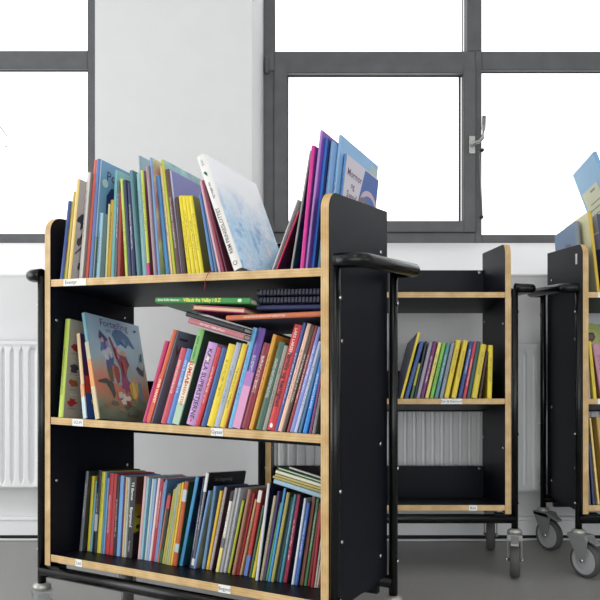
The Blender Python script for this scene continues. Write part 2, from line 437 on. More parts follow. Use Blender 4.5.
# ------------------------------------------------------------------ trolleys
W, DP = .7834, .3171
HS = EYE + .1376
SH = [HS, HS - .34, HS - .68]        # shelf tops
PT, PB = EYE + .2929, EYE - .5704    # side panel top and bottom
PTH = .018
TILT = [math.radians(8), math.radians(9), math.radians(7)]   # the shelves slope down to the back
def cart_parts():
    P = []
    def part(nm, mb, mats, sub=()): P.append((nm, mb.mesh(nm, mats), sub))
    bolt = MB(); bolt.lathe([(0, .0045), (.002, .0045), (.003, .003)], (0, 0, 0), (1, 0, 0), 8)
    bolt_me = bolt.mesh('bolt', M['chrome'])
    for side in (0, 1):
        m = MB(); u0 = 0 if side == 0 else W - PTH
        r = .036; arc = [(r - r * math.sin(a), PT - r + r * math.cos(a)) for a in [math.pi / 2 * k / 8 for k in range(9)]]
        poly = [(0, PB), (DP, PB), (DP, PT)] + arc
        m.prism(poly, 'x', u0, u0 + PTH, 0, 1, False)
        subs = []
        s = -1 if side == 0 else 1
        xo = -.0005 if side == 0 else W + .0005
        for (v, z) in ((DP - .045, SH[0] + .055), (.06, SH[0] - .15), (DP - .045, SH[1] - .05), (.06, SH[2] + .11), (DP - .045, SH[2] + .03)):
            subs.append(('bolt', bolt_me, (xo, v, z), (0, 0, 0 if side else math.pi)))
        xi = PTH + .0005 if side == 0 else W - PTH - .0005
        for (v, z) in ((.02, SH[1] + .24), (.02, SH[2] + .18), (DP - .03, SH[2] + .18), (DP - .04, SH[1] + .25)):
            subs.append(('bolt', bolt_me, (xi, v, z), (0, 0, math.pi if side else 0)))
        part('side_panel', m, [M['laminate'], M['ply_x']], subs)
    for z, b_ in zip(SH, TILT):
        m = MB(); y1 = DP - .019; dz = y1 * math.tan(b_); x0, x1 = PTH + .0005, W - PTH - .0005
        m.add([(x, y, q) for q0, q1 in ((-.0175, -.0175 - dz), (0, -dz)) for y, q in ((.0015, z + q0), (y1, z + q1)) for x in (x0, x1)],
              [(0, 2, 3, 1), (4, 5, 7, 6), (0, 1, 5, 4), (2, 6, 7, 3), (0, 4, 6, 2), (1, 3, 7, 5)], [0, 0, 1, 0, 0, 0])
        part('shelf', m, [M['laminate'], M['ply_z']])
    for z, up in zip(SH, (.094, .075, .075)):
        m = MB(); m.box(PTH + .0005, W - PTH - .0005, DP - .0185, DP - .001, z + up - .145, z + up)
        clip = MB(); clip.lathe([(0, .005), (.003, .005)], (0, 0, 0), (0, -1, 0), 8)
        cm = clip.mesh('bolt', M['chrome'])
        part('back_rail', m, M['laminate'], [('bolt', cm, (W - .035, DP - .0188, z + up - .008), (0, 0, 0)), ('bolt', cm, (.035, DP - .0188, z + up - .008), (0, 0, 0))])
    V0, V1 = .003, .3235
    for u in (-.0130, W + .0130):
        for v in (V0, V1):
            m = MB(); m.tube([(u, v, .146), (u, v, .912)], .0108, 12)
            s = -1 if u < 0 else 1
            part('post', m, M['black_paint'], [('bolt', bolt_me, (u + s * .0108, v, z), (0, 0, 0 if s > 0 else math.pi)) for z in (.84, .45, .23)])
        # loop shaped push handle
        o = .060 if u > 0 else -.052
        pts = []
        r = .03
        cx = u + o
        s = 1 if u > 0 else -1
        pts = [(u, V0, .9155), (cx - s * r, V0, .9155)]
        for k in range(1, 6):
            a = math.pi / 2 * k / 6; pts.append((cx - s * r + s * r * math.sin(a), V0 + r - r * math.cos(a), .9155))
        for k in range(0, 7):
            a = math.pi / 2 * k / 6; pts.append((cx - s * r + s * r * math.cos(a), V1 - r + r * math.sin(a), .9155))
        pts.append((u, V1, .9155))
        m = MB(); m.tube(pts, .0155, 12)
        part('handle', m, M['black_paint'])
    for v in (V0, V1):
        m = MB(); m.tube([(-.0130, v, .179), (W + .0130, v, .179)], .0148, 10)
        m.box(.02, .05, v - .006, v + .02, .184, .1955)
        m.box(W - .05, W - .02, v - .006, v + .02, .184, .1955)
        part('bottom_tube', m, M['black_paint'])
    return P
def caster_parts():
    f = MB(); R, tr = .055, .028
    for s in (-1, 1):
        x = s * .0215
        f.prism([(-tr - .011, R - .004), (-tr + .011, R - .004), (.020, .118), (.024, .132), (-.036, .132), (-.048, .118)], 'x', x - .002, x + .002)
    f.prism([(-.047, .120), (-.038, .1345), (.026, .1345), (.026, .122)], 'x', -.0235, .0235)
    f.prism([(-.075, .110), (-.073, .116), (-.04, .1325), (-.036, .121)], 'x', -.012, .012)
    fm = f.mesh('caster', M['caster_grey'])
    c = MB(); c.lathe([(0, .019), (.004, .022), (.010, .022), (.016, .0135)], (0, 0, .1325), (0, 0, 1), 18); cm = c.mesh('collar', M['caster_light'])
    w = MB(); ctr = (0, -tr, R)
    w.lathe([(-.012, .004), (-.0125, .012), (-.0115, .014), (-.0115, .034), (-.013, .037), (-.013, .045), (.013, .045), (.013, .037), (.0115, .034), (.0115, .014), (.0125, .012), (.012, .004)], ctr, (1, 0, 0), 28, 0, False)
    wm = w.mesh('wheel', M['wheel'])
    t = MB()
    prof = [(-.013, .0435)] + [(.0155 * math.sin(a), .046 + .009 * math.cos(a)) for a in [-1.45 + 2.9 * k / 8 for k in range(9)]] + [(.013, .0435)]
    t.lathe(prof, ctr, (1, 0, 0), 32, 0, True, False); tm = t.mesh('tyre', M['tyre'])
    a = MB(); a.lathe([(-.026, .004), (-.025, .006), (.025, .006), (.026, .004)], ctr, (1, 0, 0), 10); am = a.mesh('axle', M['chrome'])
    return fm, [('collar', cm), ('wheel', wm), ('tyre', tm), ('axle', am)]
PARTS = cart_parts(); CAST = caster_parts()
class Cart:
    def __init__(s, X, Y, rz, label, angles, labels):
        s.X, s.Y, s.rz = X, Y, rz; s.c, s.s = math.cos(rz), math.sin(rz)
        s.root = tag(empty('book_trolley', (X, Y, 0), (0, 0, rz)), label, 'trolley', 'book trolleys')
        s.shelves = []
        for nm, me, subs in PARTS:
            o = link(nm, me, s.root)
            if nm == 'shelf': s.shelves.append(o)
            for (sn, sm, loc, rot) in subs: link(sn, sm, o, loc, rot)
        for (u, v), a in zip(((-.0130, .003), (W + .0130, .003), (-.0130, .3235), (W + .0130, .3235)), angles):
            c = link('caster', CAST[0], s.root, (u, v, 0), (0, 0, math.radians(a) - rz))
            for sn, sm in CAST[1]: link(sn, sm, c)
        for (k, px, wd, body, size) in labels:
            u = s.u_at(px, 0); z = SH[k] - .009
            b = MB(); b.box(u, u + wd, .0004, .0014, z - .0085, z + .0085, 0)
            if body:
                add_mesh(b, text_mesh(body, size), 1, frame_mtx((u + wd * (.5 if k or body != 'Eventyr' else .33), .0002, z), (1, 0, 0), (0, 0, 1)))
            b.build('shelf_label', [M['paper'], M['ink']], s.shelves[k])
    # pixel column -> position along the trolley front at depth v behind the front
    def u_at(s, px, v):
        dx = (px - 300) / F
        # X + u c - v s = dx t ; Y + u s + v c = t
        return (dx * (s.Y + v * s.c) - s.X + v * s.s) / (s.c - dx * s.s)
    def uz_at(s, px, py, v):
        u = s.u_at(px, v); t = s.Y + u * s.s + v * s.c
        return u, EYE + (HOR - py) / F * t
    # pixel -> position along and height above a shelf, on the plane v behind its front edge (shelf k is tilted back)
    def uw_at(s, px, py, v, k):
        dx, dy = (px - 300) / F, (HOR - py) / F
        b = TILT[k]; cb, sb = math.cos(b), math.sin(b)
        # local coordinates are linear in the distance t
        v0 = s.X * s.s - s.Y * s.c; v1 = -dx * s.s + s.c
        z0 = EYE - SH[k]
        t = (v - v0 * cb + z0 * sb) / (v1 * cb - dy * sb)
        u = (dx * t - s.X) * s.c + (t - s.Y) * s.s
        vv = v0 + v1 * t
        return u, vv * sb + (z0 + dy * t) * cb
    def tilted(s, u, v, w, k):
        b = TILT[k]; return s.world(u, v * math.cos(b) + w * math.sin(b), SH[k] - v * math.sin(b) + w * math.cos(b))
    def rot(s, k, phi): return Matrix.Rotation(s.rz, 3, 'Z') @ Matrix.Rotation(-TILT[k], 3, 'X') @ Matrix.Rotation(phi, 3, 'Y')
    def world(s, u, v, z): return (s.X + u * s.c - v * s.s, s.Y + u * s.s + v * s.c, z)

near = Cart(-.6338, 1.9763, -.4884, 'black three shelf book trolley in front, angled, with birch plywood edges',
            (22, 40, 15, -30), [(0, 63.3, .073, 'Eventyr', .0125), (1, 72.2, .0345, 'SCI-FI', .0105), (1, 211, .031, 'Gyser', .0125), (2, 75.3, .0205, 'Let', .0115), (2, 218.3, .031, 'Begynd', .0105)])
middle = Cart(-.1105, 2.5381, 0, 'black three shelf book trolley against the right radiator, its bottom shelf empty',
              (10, -15, 5, -14), [(1, 441, .068, 'Dyr & Danmark', .0105), (2, 469, .026, 'Rim', .0115)])
right = Cart(.9016, 2.5344, .047, 'black three shelf book trolley cut off by the right edge of the photo',
             (33, 30, 31, 20), [(0, 598, .05, 'Fakta', .0115), (1, 598, .05, 'Billed', .0115)])
lab = MB(); lab.box(-.0008, -.0002, .046, .060, PT - .062, PT - .028); lab.build('paper_sticker', M['paper'], right.root)

# ------------------------------------------------------------------ books
REG = {}
def build_book(name, t, h, d, spine, cover, ink='d', art=False, hard=True, pages=None, back=None):
    """book standing on its tail: spine on -y, front cover on +x; origin at the lower left spine corner"""
    bt = min(.0022 if hard else .0009, t * .25); ins = .003 if hard else .0004
    root = empty(name, (0, 0, 0))
    def col(o, c): o.color = lin(c)
    m = MB(); bul = min(.004, t * .22)
    sp = [(0, .004), (0, bul), (t * .12, bul * .45), (t * .3, bul * .1), (t * .5, 0), (t * .7, bul * .1), (t * .88, bul * .45), (t, bul), (t, .004)]
    m.prism(sp, 'z', 0, h, 0)
    o = m.build('spine', M[{'d': 'spine_d', 'l': 'spine_l', 'n': 'spine_n'}[ink]], root); col(o, spine)
    m = MB(); mi = 1 if back else 0
    m.box(0, bt, .0041, d, 0, h, mi); m.box(t - bt, t, .0041, d, 0, h, 0)
    o = m.build('cover', M['art'] if art else M['cover'], root); col(o, cover)
    if back: o.data.materials.append(flat(back))
    m = MB(); m.box(bt + .0001, t - bt - .0001, .0042, d - ins, ins, h - ins)
    o = m.build('pages', M['pages'], root)
    if pages: o.data.materials[0] = flat(pages)
    root['dims'] = (t, h, d)
    return root
def spine_text(b, body, z, size, col, up=False, bold=0.0, align='CENTER', dx=0.0, name='title'):
    t = b['dims'][0]
    me = text_mesh(body, size, align, bold)
    mb = MB(); add_mesh(mb, me, 0, frame_mtx((t * .5 + dx, -.0004, z), (0, 0, 1) if up else (0, 0, -1), (-1, 0, 0) if up else (1, 0, 0)))
    return mb.build(name, flat(col), b)
def cover_text(b, body, y, z, size, col, bold=0.0, align='CENTER', name='title', left=False):
    t = b['dims'][0]; me = text_mesh(body, size, align, bold); mb = MB()
    if left: add_mesh(mb, me, 0, frame_mtx((-.0005, y, z), (0, -1, 0), (0, 0, 1)))
    else: add_mesh(mb, me, 0, frame_mtx((t + .0005, y, z), (0, 1, 0), (0, 0, 1)))
    return mb.build(name, flat(col), b)
def band(b, z0, z1, col, name='spine_panel', x0=0.0, x1=1.0):
    """a printed field on the spine"""
    t = b['dims'][0]; m = MB(); m.box(t * x0 - (.0001 if x0 == 0 else 0), t * x1 + (.0001 if x1 == 1 else 0), -.0003, .0035, z0, z1)
    return m.build(name, flat(col), b)
def picture(b, polys, left=False, name='cover_picture'):
    """flat printed picture: polygons in fractions (0 at spine/tail, 1 at fore edge/head)"""
    t, h, d = b['dims']; m = MB(); mats = []
    for k, (pts, col) in enumerate(polys):
        mt = flat(col)
        if mt not in mats: mats.append(mt)
        x = (-.0003 - .00005 * k) if left else (t + .0003 + .00005 * k)
        vs = [(x, .004 + p[0] * (d - .004), p[1] * h) for p in pts]
        f = tuple(range(len(vs)))
        a = sum(vs[i][1] * vs[(i + 1) % len(vs)][2] - vs[(i + 1) % len(vs)][1] * vs[i][2] for i in range(len(vs)))
        if (a > 0) == left: f = f[::-1]
        m.add(vs, [f], mats.index(mt))
    return m.build(name, mats, b)
def ell(cx, cy, rx, ry, n=14, a0=0, rot=0):
    o = []
    for k in range(n):
        a = a0 + 2 * math.pi * k / n; x = rx * math.cos(a); y = ry * math.sin(a)
        o.append((cx + x * math.cos(rot) - y * math.sin(rot), cy + x * math.sin(rot) + y * math.cos(rot)))
    return o
def blob(cx, cy, rx, ry, seed=0, n=14, j=.25, rot=0):
    r = random.Random(seed); o = []
    for k in range(n):
        a = 2 * math.pi * k / n; q = 1 + r.uniform(-j, j); x = rx * q * math.cos(a); y = ry * q * math.sin(a)
        o.append((cx + x * math.cos(rot) - y * math.sin(rot), cy + x * math.sin(rot) + y * math.cos(rot)))
    return o

def shelf_row(cart, k, rows, where, group, vmin=.005, vmax=.07, dmax=None, auto=True, uend=None, tmin=.0024, fill=False):
    """rows: dict per book with bottom / top left spine corners in image measurements; spaced so that no two books meet"""
    w0 = .0007; placed = []
    dlim = .274
    uend = uend if uend is not None else W - PTH - .0008
    def line(r, v):
        ub = cart.u_at(r['xb'], v * math.cos(TILT[k])); ut, wt = cart.uw_at(r['xt'], r['yt'], v, k)
        if 'U' in r: ub, ut = r['U']
        return ub, ut, max(.05, wt - w0)
    for i, r in enumerate(rows):
        nxt = rows[i + 1] if i + 1 < len(rows) else None
        def t_of(v, ub, ut, hz):
            phi = math.atan2(ut - ub, hz)
            if 't' in r: return r['t']
            return (cart.u_at(r['xb'] + r['w'], v * math.cos(TILT[k])) - ub) * math.cos(phi) - .0004
        def gap(v, sh=0.0):
            ub, ut, hz = line(r, v); ub += sh; ut += sh
            g = ub - (PTH + .0006) if ut >= ub else min(ub, ut if hz < .155 + 0 else ub) - (PTH + .0006)
            for q in placed[-6:]:
                hh = min(hz, q['hz'])
                for z in (0, hh):
                    g = min(g, ub + (ut - ub) / hz * z - (q['ub'] + (q['ut'] - q['ub']) / q['hz'] * z + q['t'] / math.cos(q['phi'])))
            return g - .0005
        v = r.get('v', vmin); shift = 0
        if auto and 'v' not in r:
            if gap(vmin) > .0008:
                lo, hi = vmin, vmax
                if gap(hi) > 0: v = vmin + (.02 if gap(hi) > .004 else vmax - vmin)
                else:
                    for _ in range(30):
                        mid = (lo + hi) / 2
                        if gap(mid) > 0: lo = mid
                        else: hi = mid
                    v = lo
        g = gap(v)
        if g < 0 and 'U' not in r: shift = -g
        ub, ut, hz = line(r, v); ub += shift; ut += shift
        phi = math.atan2(ut - ub, hz); t = max(tmin, t_of(v, ub - shift, ut - shift, hz))
        # keep clear of the books that follow
        for q in rows[i + 1:i + 4]:
            qb, qt, qz = line(q, vmin)
            hh = min(hz, qz)
            lim = min((qb + (qt - qb) / qz * z) - (ub + (ut - ub) / hz * z) for z in (0, hh)) * math.cos(phi)
            if lim < t and 'U' not in r: t = max(tmin, lim - .0004)
            elif fill and q is rows[i + 1] and t < lim - .0004 < t * 1.5: t = lim - .0004
        # keep inside the right side panel
        top_u = max(ub + t / math.cos(phi), (ut + t / math.cos(phi)) if hz < PT - SH[k] else ub + (ut - ub) * (PT - SH[k]) / hz + t / math.cos(phi))
        if top_u > uend and 'U' not in r:
            over = top_u - uend
            if ut > ub:
                ut -= min(over, max(0, ut - ub)); over -= min(over, max(0, ut - ub)) if False else 0
                phi = math.atan2(ut - ub, hz)
            if ub + t / math.cos(phi) > uend: t = max(.0012, (uend - ub) * math.cos(phi))
        r.update(ub=ub, ut=ut, hz=hz, phi=phi, t=t, vv=v); placed.append(r)
        if 'DBG' in globals() and k == 0: print('DBG', where, i, r['name'], 'ub %.4f ut %.4f hz %.3f phi %.1f t %.4f v %.4f' % (ub, ut, hz, math.degrees(phi), t, v))
        if shift > .004: print('SHIFT', where, i, r['name'], round(shift, 4))
    for i, r in enumerate(rows):
        h = math.hypot(r['hz'], r['ut'] - r['ub']) - (r['t'] * math.tan(max(0, r['phi'])) if r['phi'] > 0 else 0)
        d = r.get('d', min(.27, max(.11, h * r.get('asp', .76))))
        d = min(d, dlim - r['vv'])
        b = build_book('book', r['t'], h, d, r['c'], r.get('cov', r['c']), r.get('ink', 'd'), r.get('art', False), r.get('hard', True), r.get('pages'), r.get('back'))
        lift = r['t'] * math.sin(r['phi']) if r['phi'] > 0 else 0
        ub = r['ub'] + lift * math.tan(r['phi'])
        b.location = cart.tilted(ub, r['vv'], w0 + lift, k)
        b.rotation_euler = cart.rot(k, r['phi']).to_euler()
        nm = r['name']
        pv = rows[i - 1]['name'] if i else None; nx = rows[i + 1]['name'] if i + 1 < len(rows) else None
        if 'lab' in r: lab = r['lab']
        elif pv and nx: lab = '%s book between the %s and %s ones, %s' % (nm, pv, nx, where)
        elif nx: lab = '%s book at the left end of %s, by the %s one' % (nm, where, nx)
        else: lab = '%s book at the right end of %s, after the %s one' % (nm, where, pv)
        tag(b, lab, 'book', group)
        if 'id' in r: REG[r['id']] = b
        r['obj'] = b
    return rows
def R(xb, xt, yt, w, c, name, **k): return dict(xb=xb, xt=xt, yt=yt, w=w, c=c, name=name, **k)
# ---- near trolley, top shelf
T = [
 R(59.3, 67.5, 201, 3.2, (45, 75, 140), 'navy', cov=(185, 165, 60), art=True, ink='n', v=.004),
 R(64, 73, 191.5, 2.4, (200, 182, 95), 'khaki', ink='n'),
 R(67, 76.5, 179, 3.0, (236, 206, 125), 'bird-patterned', cov=(186, 178, 175), ink='n', id='bird', v=.004),
 R(78, 86.5, 172.5, 3.4, (226, 223, 216), 'tall white', cov=(150, 145, 140), ink='d'),
 R(84.3, 94, 160, 2.8, (216, 98, 80), 'coral', ink='n'),
 R(88, 96.5, 159, 3.0, (100, 128, 185), 'large pale-blue', cov=(112, 160, 195), ink='n', id='pos', d=.25),
 R(95, 99.2, 213, 3.4, (168, 206, 226), 'short light-blue', cov=(120, 152, 165), id='shortblue'),
 R(104.3, 108, 204, 1.8, (235, 235, 172), 'pale-yellow', ink='n'),
 R(106.3, 110.3, 200, 3.2, (214, 165, 52), 'ochre'),
 R(110, 114.5, 170.5, 3.0, (118, 184, 184), 'teal', cov=(150, 200, 200), ink='n'),
 R(113.7, 117.5, 181, 2.2, (105, 106, 116), 'grey', ink='l'),
 R(116.5, 119, 192, 3.0, (160, 62, 60), 'dark-red', ink='n'),
 R(125.3, 119.8, 179, 2.5, (196, 216, 100), 'lime'),
 R(128.5, 122.8, 180.5, 3.0, (45, 55, 95), 'navy', ink='n'),
 R(131.6, 126.6, 183, 4.0, (36, 46, 86), 'midnight-blue', ink='l'),
 R(137, 129, 171, 3.4, (85, 130, 138), 'slate-teal', ink='n'),
 R(142.5, 136, 174, 3.2, (150, 196, 196), 'pale-teal'),
 R(145.8, 138.2, 156, 1.9, (125, 158, 172), 'tall blue-grey', ink='n', cov=(150, 180, 195)),
 R(147.8, 140.3, 170.5, 2.6, (206, 216, 84), 'yellow-green', id='pinkfoot', cov=(120, 60, 80)),
 R(153.5, 145.5, 166, 2.6, (160, 140, 150), 'mauve', ink='n'),
 R(157.7, 149.3, 158, 2.2, (125, 165, 215), 'tall sky-blue', cov=(200, 190, 140), art=True, ink='n', d=.23),
 R(165.8, 155.7, 176, 3.2, (75, 140, 196), 'mid-blue', ink='n'),
 R(170.5, 159.3, 166, 2.5, (236, 202, 150), 'peach'),
 R(173.6, 161, 160, 2.5, (190, 200, 62), 'olive-green', cov=(145, 190, 178), art=True, ink='n', d=.25),
 R(176.8, 164.7, 170, 4.0, (96, 66, 66), 'brown', cov=(120, 120, 182), ink='l', id='violetcover', d=.25),
 R(182, 174, 198, 4.4, (66, 50, 46), 'dark-brown', ink='n'),
 R(187.8, 178, 196.5, 3.9, (228, 208, 40), 'first yellow', id='y1', cov=(120, 105, 32)),
 R(191.9, 181.4, 196.5, 3.9, (230, 210, 42), 'second yellow', cov=(120, 105, 32)),
 R(196.1, 184.8, 196.5, 3.9, (228, 208, 40), 'third yellow', cov=(120, 105, 32)),
 R(200.2, 188.2, 196.5, 4.0, (230, 212, 46), 'fourth yellow', cov=(128, 112, 34)),
 R(211.5, 198.5, 194, 3.0, (72, 122, 178), 'denim-blue', ink='n'),
 R(215.2, 200.3, 186, 2.8, (82, 116, 152), 'steel-blue', ink='n'),
 R(218.6, 199.3, 181, 2.4, (216, 166, 172), 'pink', ink='n'),
 R(221.6, 201.3, 181, 3.0, (140, 40, 76), 'crimson', ink='n'),
 R(226, 204, 185, 3.0, (92, 36, 52), 'wine-red', ink='n'),
 R(233.3, 196, 157.5, 9.6, (232, 230, 226), 'thick white', cov=(245, 247, 250), id='white', ink='n', d=.232, v=.004),
]
shelf_row(near, 0, T, 'front top shelf', 'books on the left of the front trolley top shelf', vmin=.006)
TR = [
 R(271.6, 297.2, 199, 3.0, (206, 202, 206), 'pale-grey', ink='n', v=.006, lab='pale-grey book slanting right, beside the thick white one on the front top shelf'),
 R(275.6, 298.0, 211, 3.0, (205, 45, 85), 'slim red', cov=(60, 28, 62), art=True, ink='n', d=.2, v=.006),
 R(287, 306.2, 151, 3.0, (150, 150, 142), 'grey-spined', cov=(30, 44, 86), art=True, ink='n', d=.2, v=.008),
 R(303, 311.3, 145.5, 3.8, (206, 40, 140), 'magenta', cov=(120, 62, 145), ink='n', U=(.7135, .7215), t=.0080, v=.006),
 R(307.5, 319.7, 130, 2.4, (175, 130, 200), 'tall violet', cov=(130, 76, 168), ink='n', id='violet', U=(.7224, .7374), t=.0048, v=.012),
 R(309.2, 325.5, 137.5, 4.0, (36, 102, 192), 'royal-blue', cov=(32, 50, 110), ink='n', U=(.7282, .7418), t=.0068, v=.026),
 R(314, 330.5, 141, 3.6, (130, 170, 216), 'powder-blue', ink='d', U=(.7364, .7500), t=.0058, v=.04),
 R(318.6, 336.3, 135, 3.4, (142, 184, 222), 'big light-blue', cov=(130, 178, 220), id='lightblue', d=.21, v=.06, U=(.7438, .7586), t=.0050),
 R(325, 341.2, 154, 3.4, (92, 140, 200), 'blue and cream', cov=(206, 200, 212), id='mormor', d=.185, v=.08, U=(.7506, .7638), t=.0052, lab='blue and cream picture book at the right end of the front top shelf'),
]
shelf_row(near, 0, TR, 'front top shelf', 'books on the right of the front trolley top shelf', vmin=.008)
# ---- near trolley, middle shelf
ML = [
 R(57.3, 64.5, 319, 4.8, (192, 216, 92), 'lime-spined', cov=(172, 166, 150), id='animals', v=.006, d=.2),
 R(83.2, 75.7, 334, 3.4, (236, 206, 160), 'cream-spined', cov=(78, 36, 88), ink='n', id='purple', v=.02, d=.17),
 R(95.5, 80.8, 313.5, 4.0, (100, 152, 165), 'large illustrated', cov=(118, 140, 140), id='dragon', v=.006, d=.21, ink='n'),
]
shelf_row(near, 1, ML, 'front middle shelf left', 'books on the left of the front trolley middle shelf', vmin=.004, auto=True)
MR = [
 R(141.6, 164.5, 340, 3.2, (186, 32, 96), 'magenta', ink='n', v=.006),
 R(145.6, 172.8, 329, 4.0, (204, 96, 56), 'orange', cov=(118, 124, 142), id='orange', ink='n', d=.2, v=.006),
 R(159.4, 180.5, 347, 5.0, (196, 72, 92), 'rose-red', ink='l'),
 R(165.4, 186.5, 348, 4.4, (76, 126, 196), 'blue', ink='l'),
 R(171.6, 197.6, 328, 6.8, (128, 192, 108), 'green-topped', cov=(50, 72, 60), id='sumsas', ink='n', d=.19),
 R(184.6, 208, 341, 7.8, (192, 148, 202), 'lilac', id='karla', ink='n'),
 R(194, 217, 346.5, 4.8, (196, 46, 56), 'scarlet', ink='l'),
 R(200, 221.6, 347, 4.0, (40, 86, 146), 'navy', cov=(40, 40, 80), ink='n'),
 R(205.2, 228, 343, 6.4, (232, 206, 46), 'broad yellow', ink='d'),
 R(213, 236, 342, 4.4, (166, 176, 196), 'blue-grey', ink='d'),
 R(218.4, 242, 343, 4.6, (226, 202, 42), 'narrow yellow', ink='d'),
 R(224, 246.8, 346, 2.2, (192, 112, 72), 'rust', ink='n'),
 R(226.6, 252, 327, 4.2, (106, 176, 222), 'tall sky-blue', ink='d'),
 R(231.8, 258, 327, 6.2, (96, 62, 152), 'violet-to-pink', cov=(38, 36, 70), id='violetpink', ink='l'),
 R(239.6, 263, 342, 6.0, (132, 32, 52), 'maroon', ink='l'),
 R(248, 272.7, 334, 4.0, (216, 156, 56), 'gold', ink='d'),
 R(254.6, 278.5, 341, 5.2, (66, 98, 82), 'dark-green', ink='l'),
 R(261.5, 284, 345, 3.4, (152, 147, 137), 'beige', ink='d'),
 R(265.6, 293.7, 323.5, 7.0, (200, 42, 48), 'thick bright-red', id='redthick', ink='n'),
 R(274, 303, 322.5, 2.8, (60, 82, 152), 'indigo', ink='l'),
 R(277, 307, 323, 3.2, (232, 192, 168), 'peach', ink='d'),
 R(281.2, 311.5, 326, 4.0, (80, 60, 48), 'brown', ink='l'),
 R(286.2, 315, 325.5, 2.8, (142, 47, 52), 'brick-red', ink='l'),
 R(289.2, 317.8, 326.5, 3.2, (130, 140, 206), 'periwinkle', ink='l'),
 R(293.3, 318.5, 341, 4.2, (182, 192, 216), 'lavender-grey', ink='d'),
 R(298, 320.0, 347, 3.2, (62, 112, 152), 'petrol-blue', ink='n'),
 R(302.0, 321, 353, 5.2, (40, 132, 216), 'vivid-blue', ink='l'),
 R(308.6, 320, 375, 2.4, (122, 42, 100), 'plum', ink='n'),
 R(311.6, 320, 388, 3.0, (122, 122, 117), 'grey', ink='d'),
]
shelf_row(near, 1, MR, 'front middle shelf', 'leaning books on the front trolley middle shelf', vmin=.006, auto=None, fill=True)
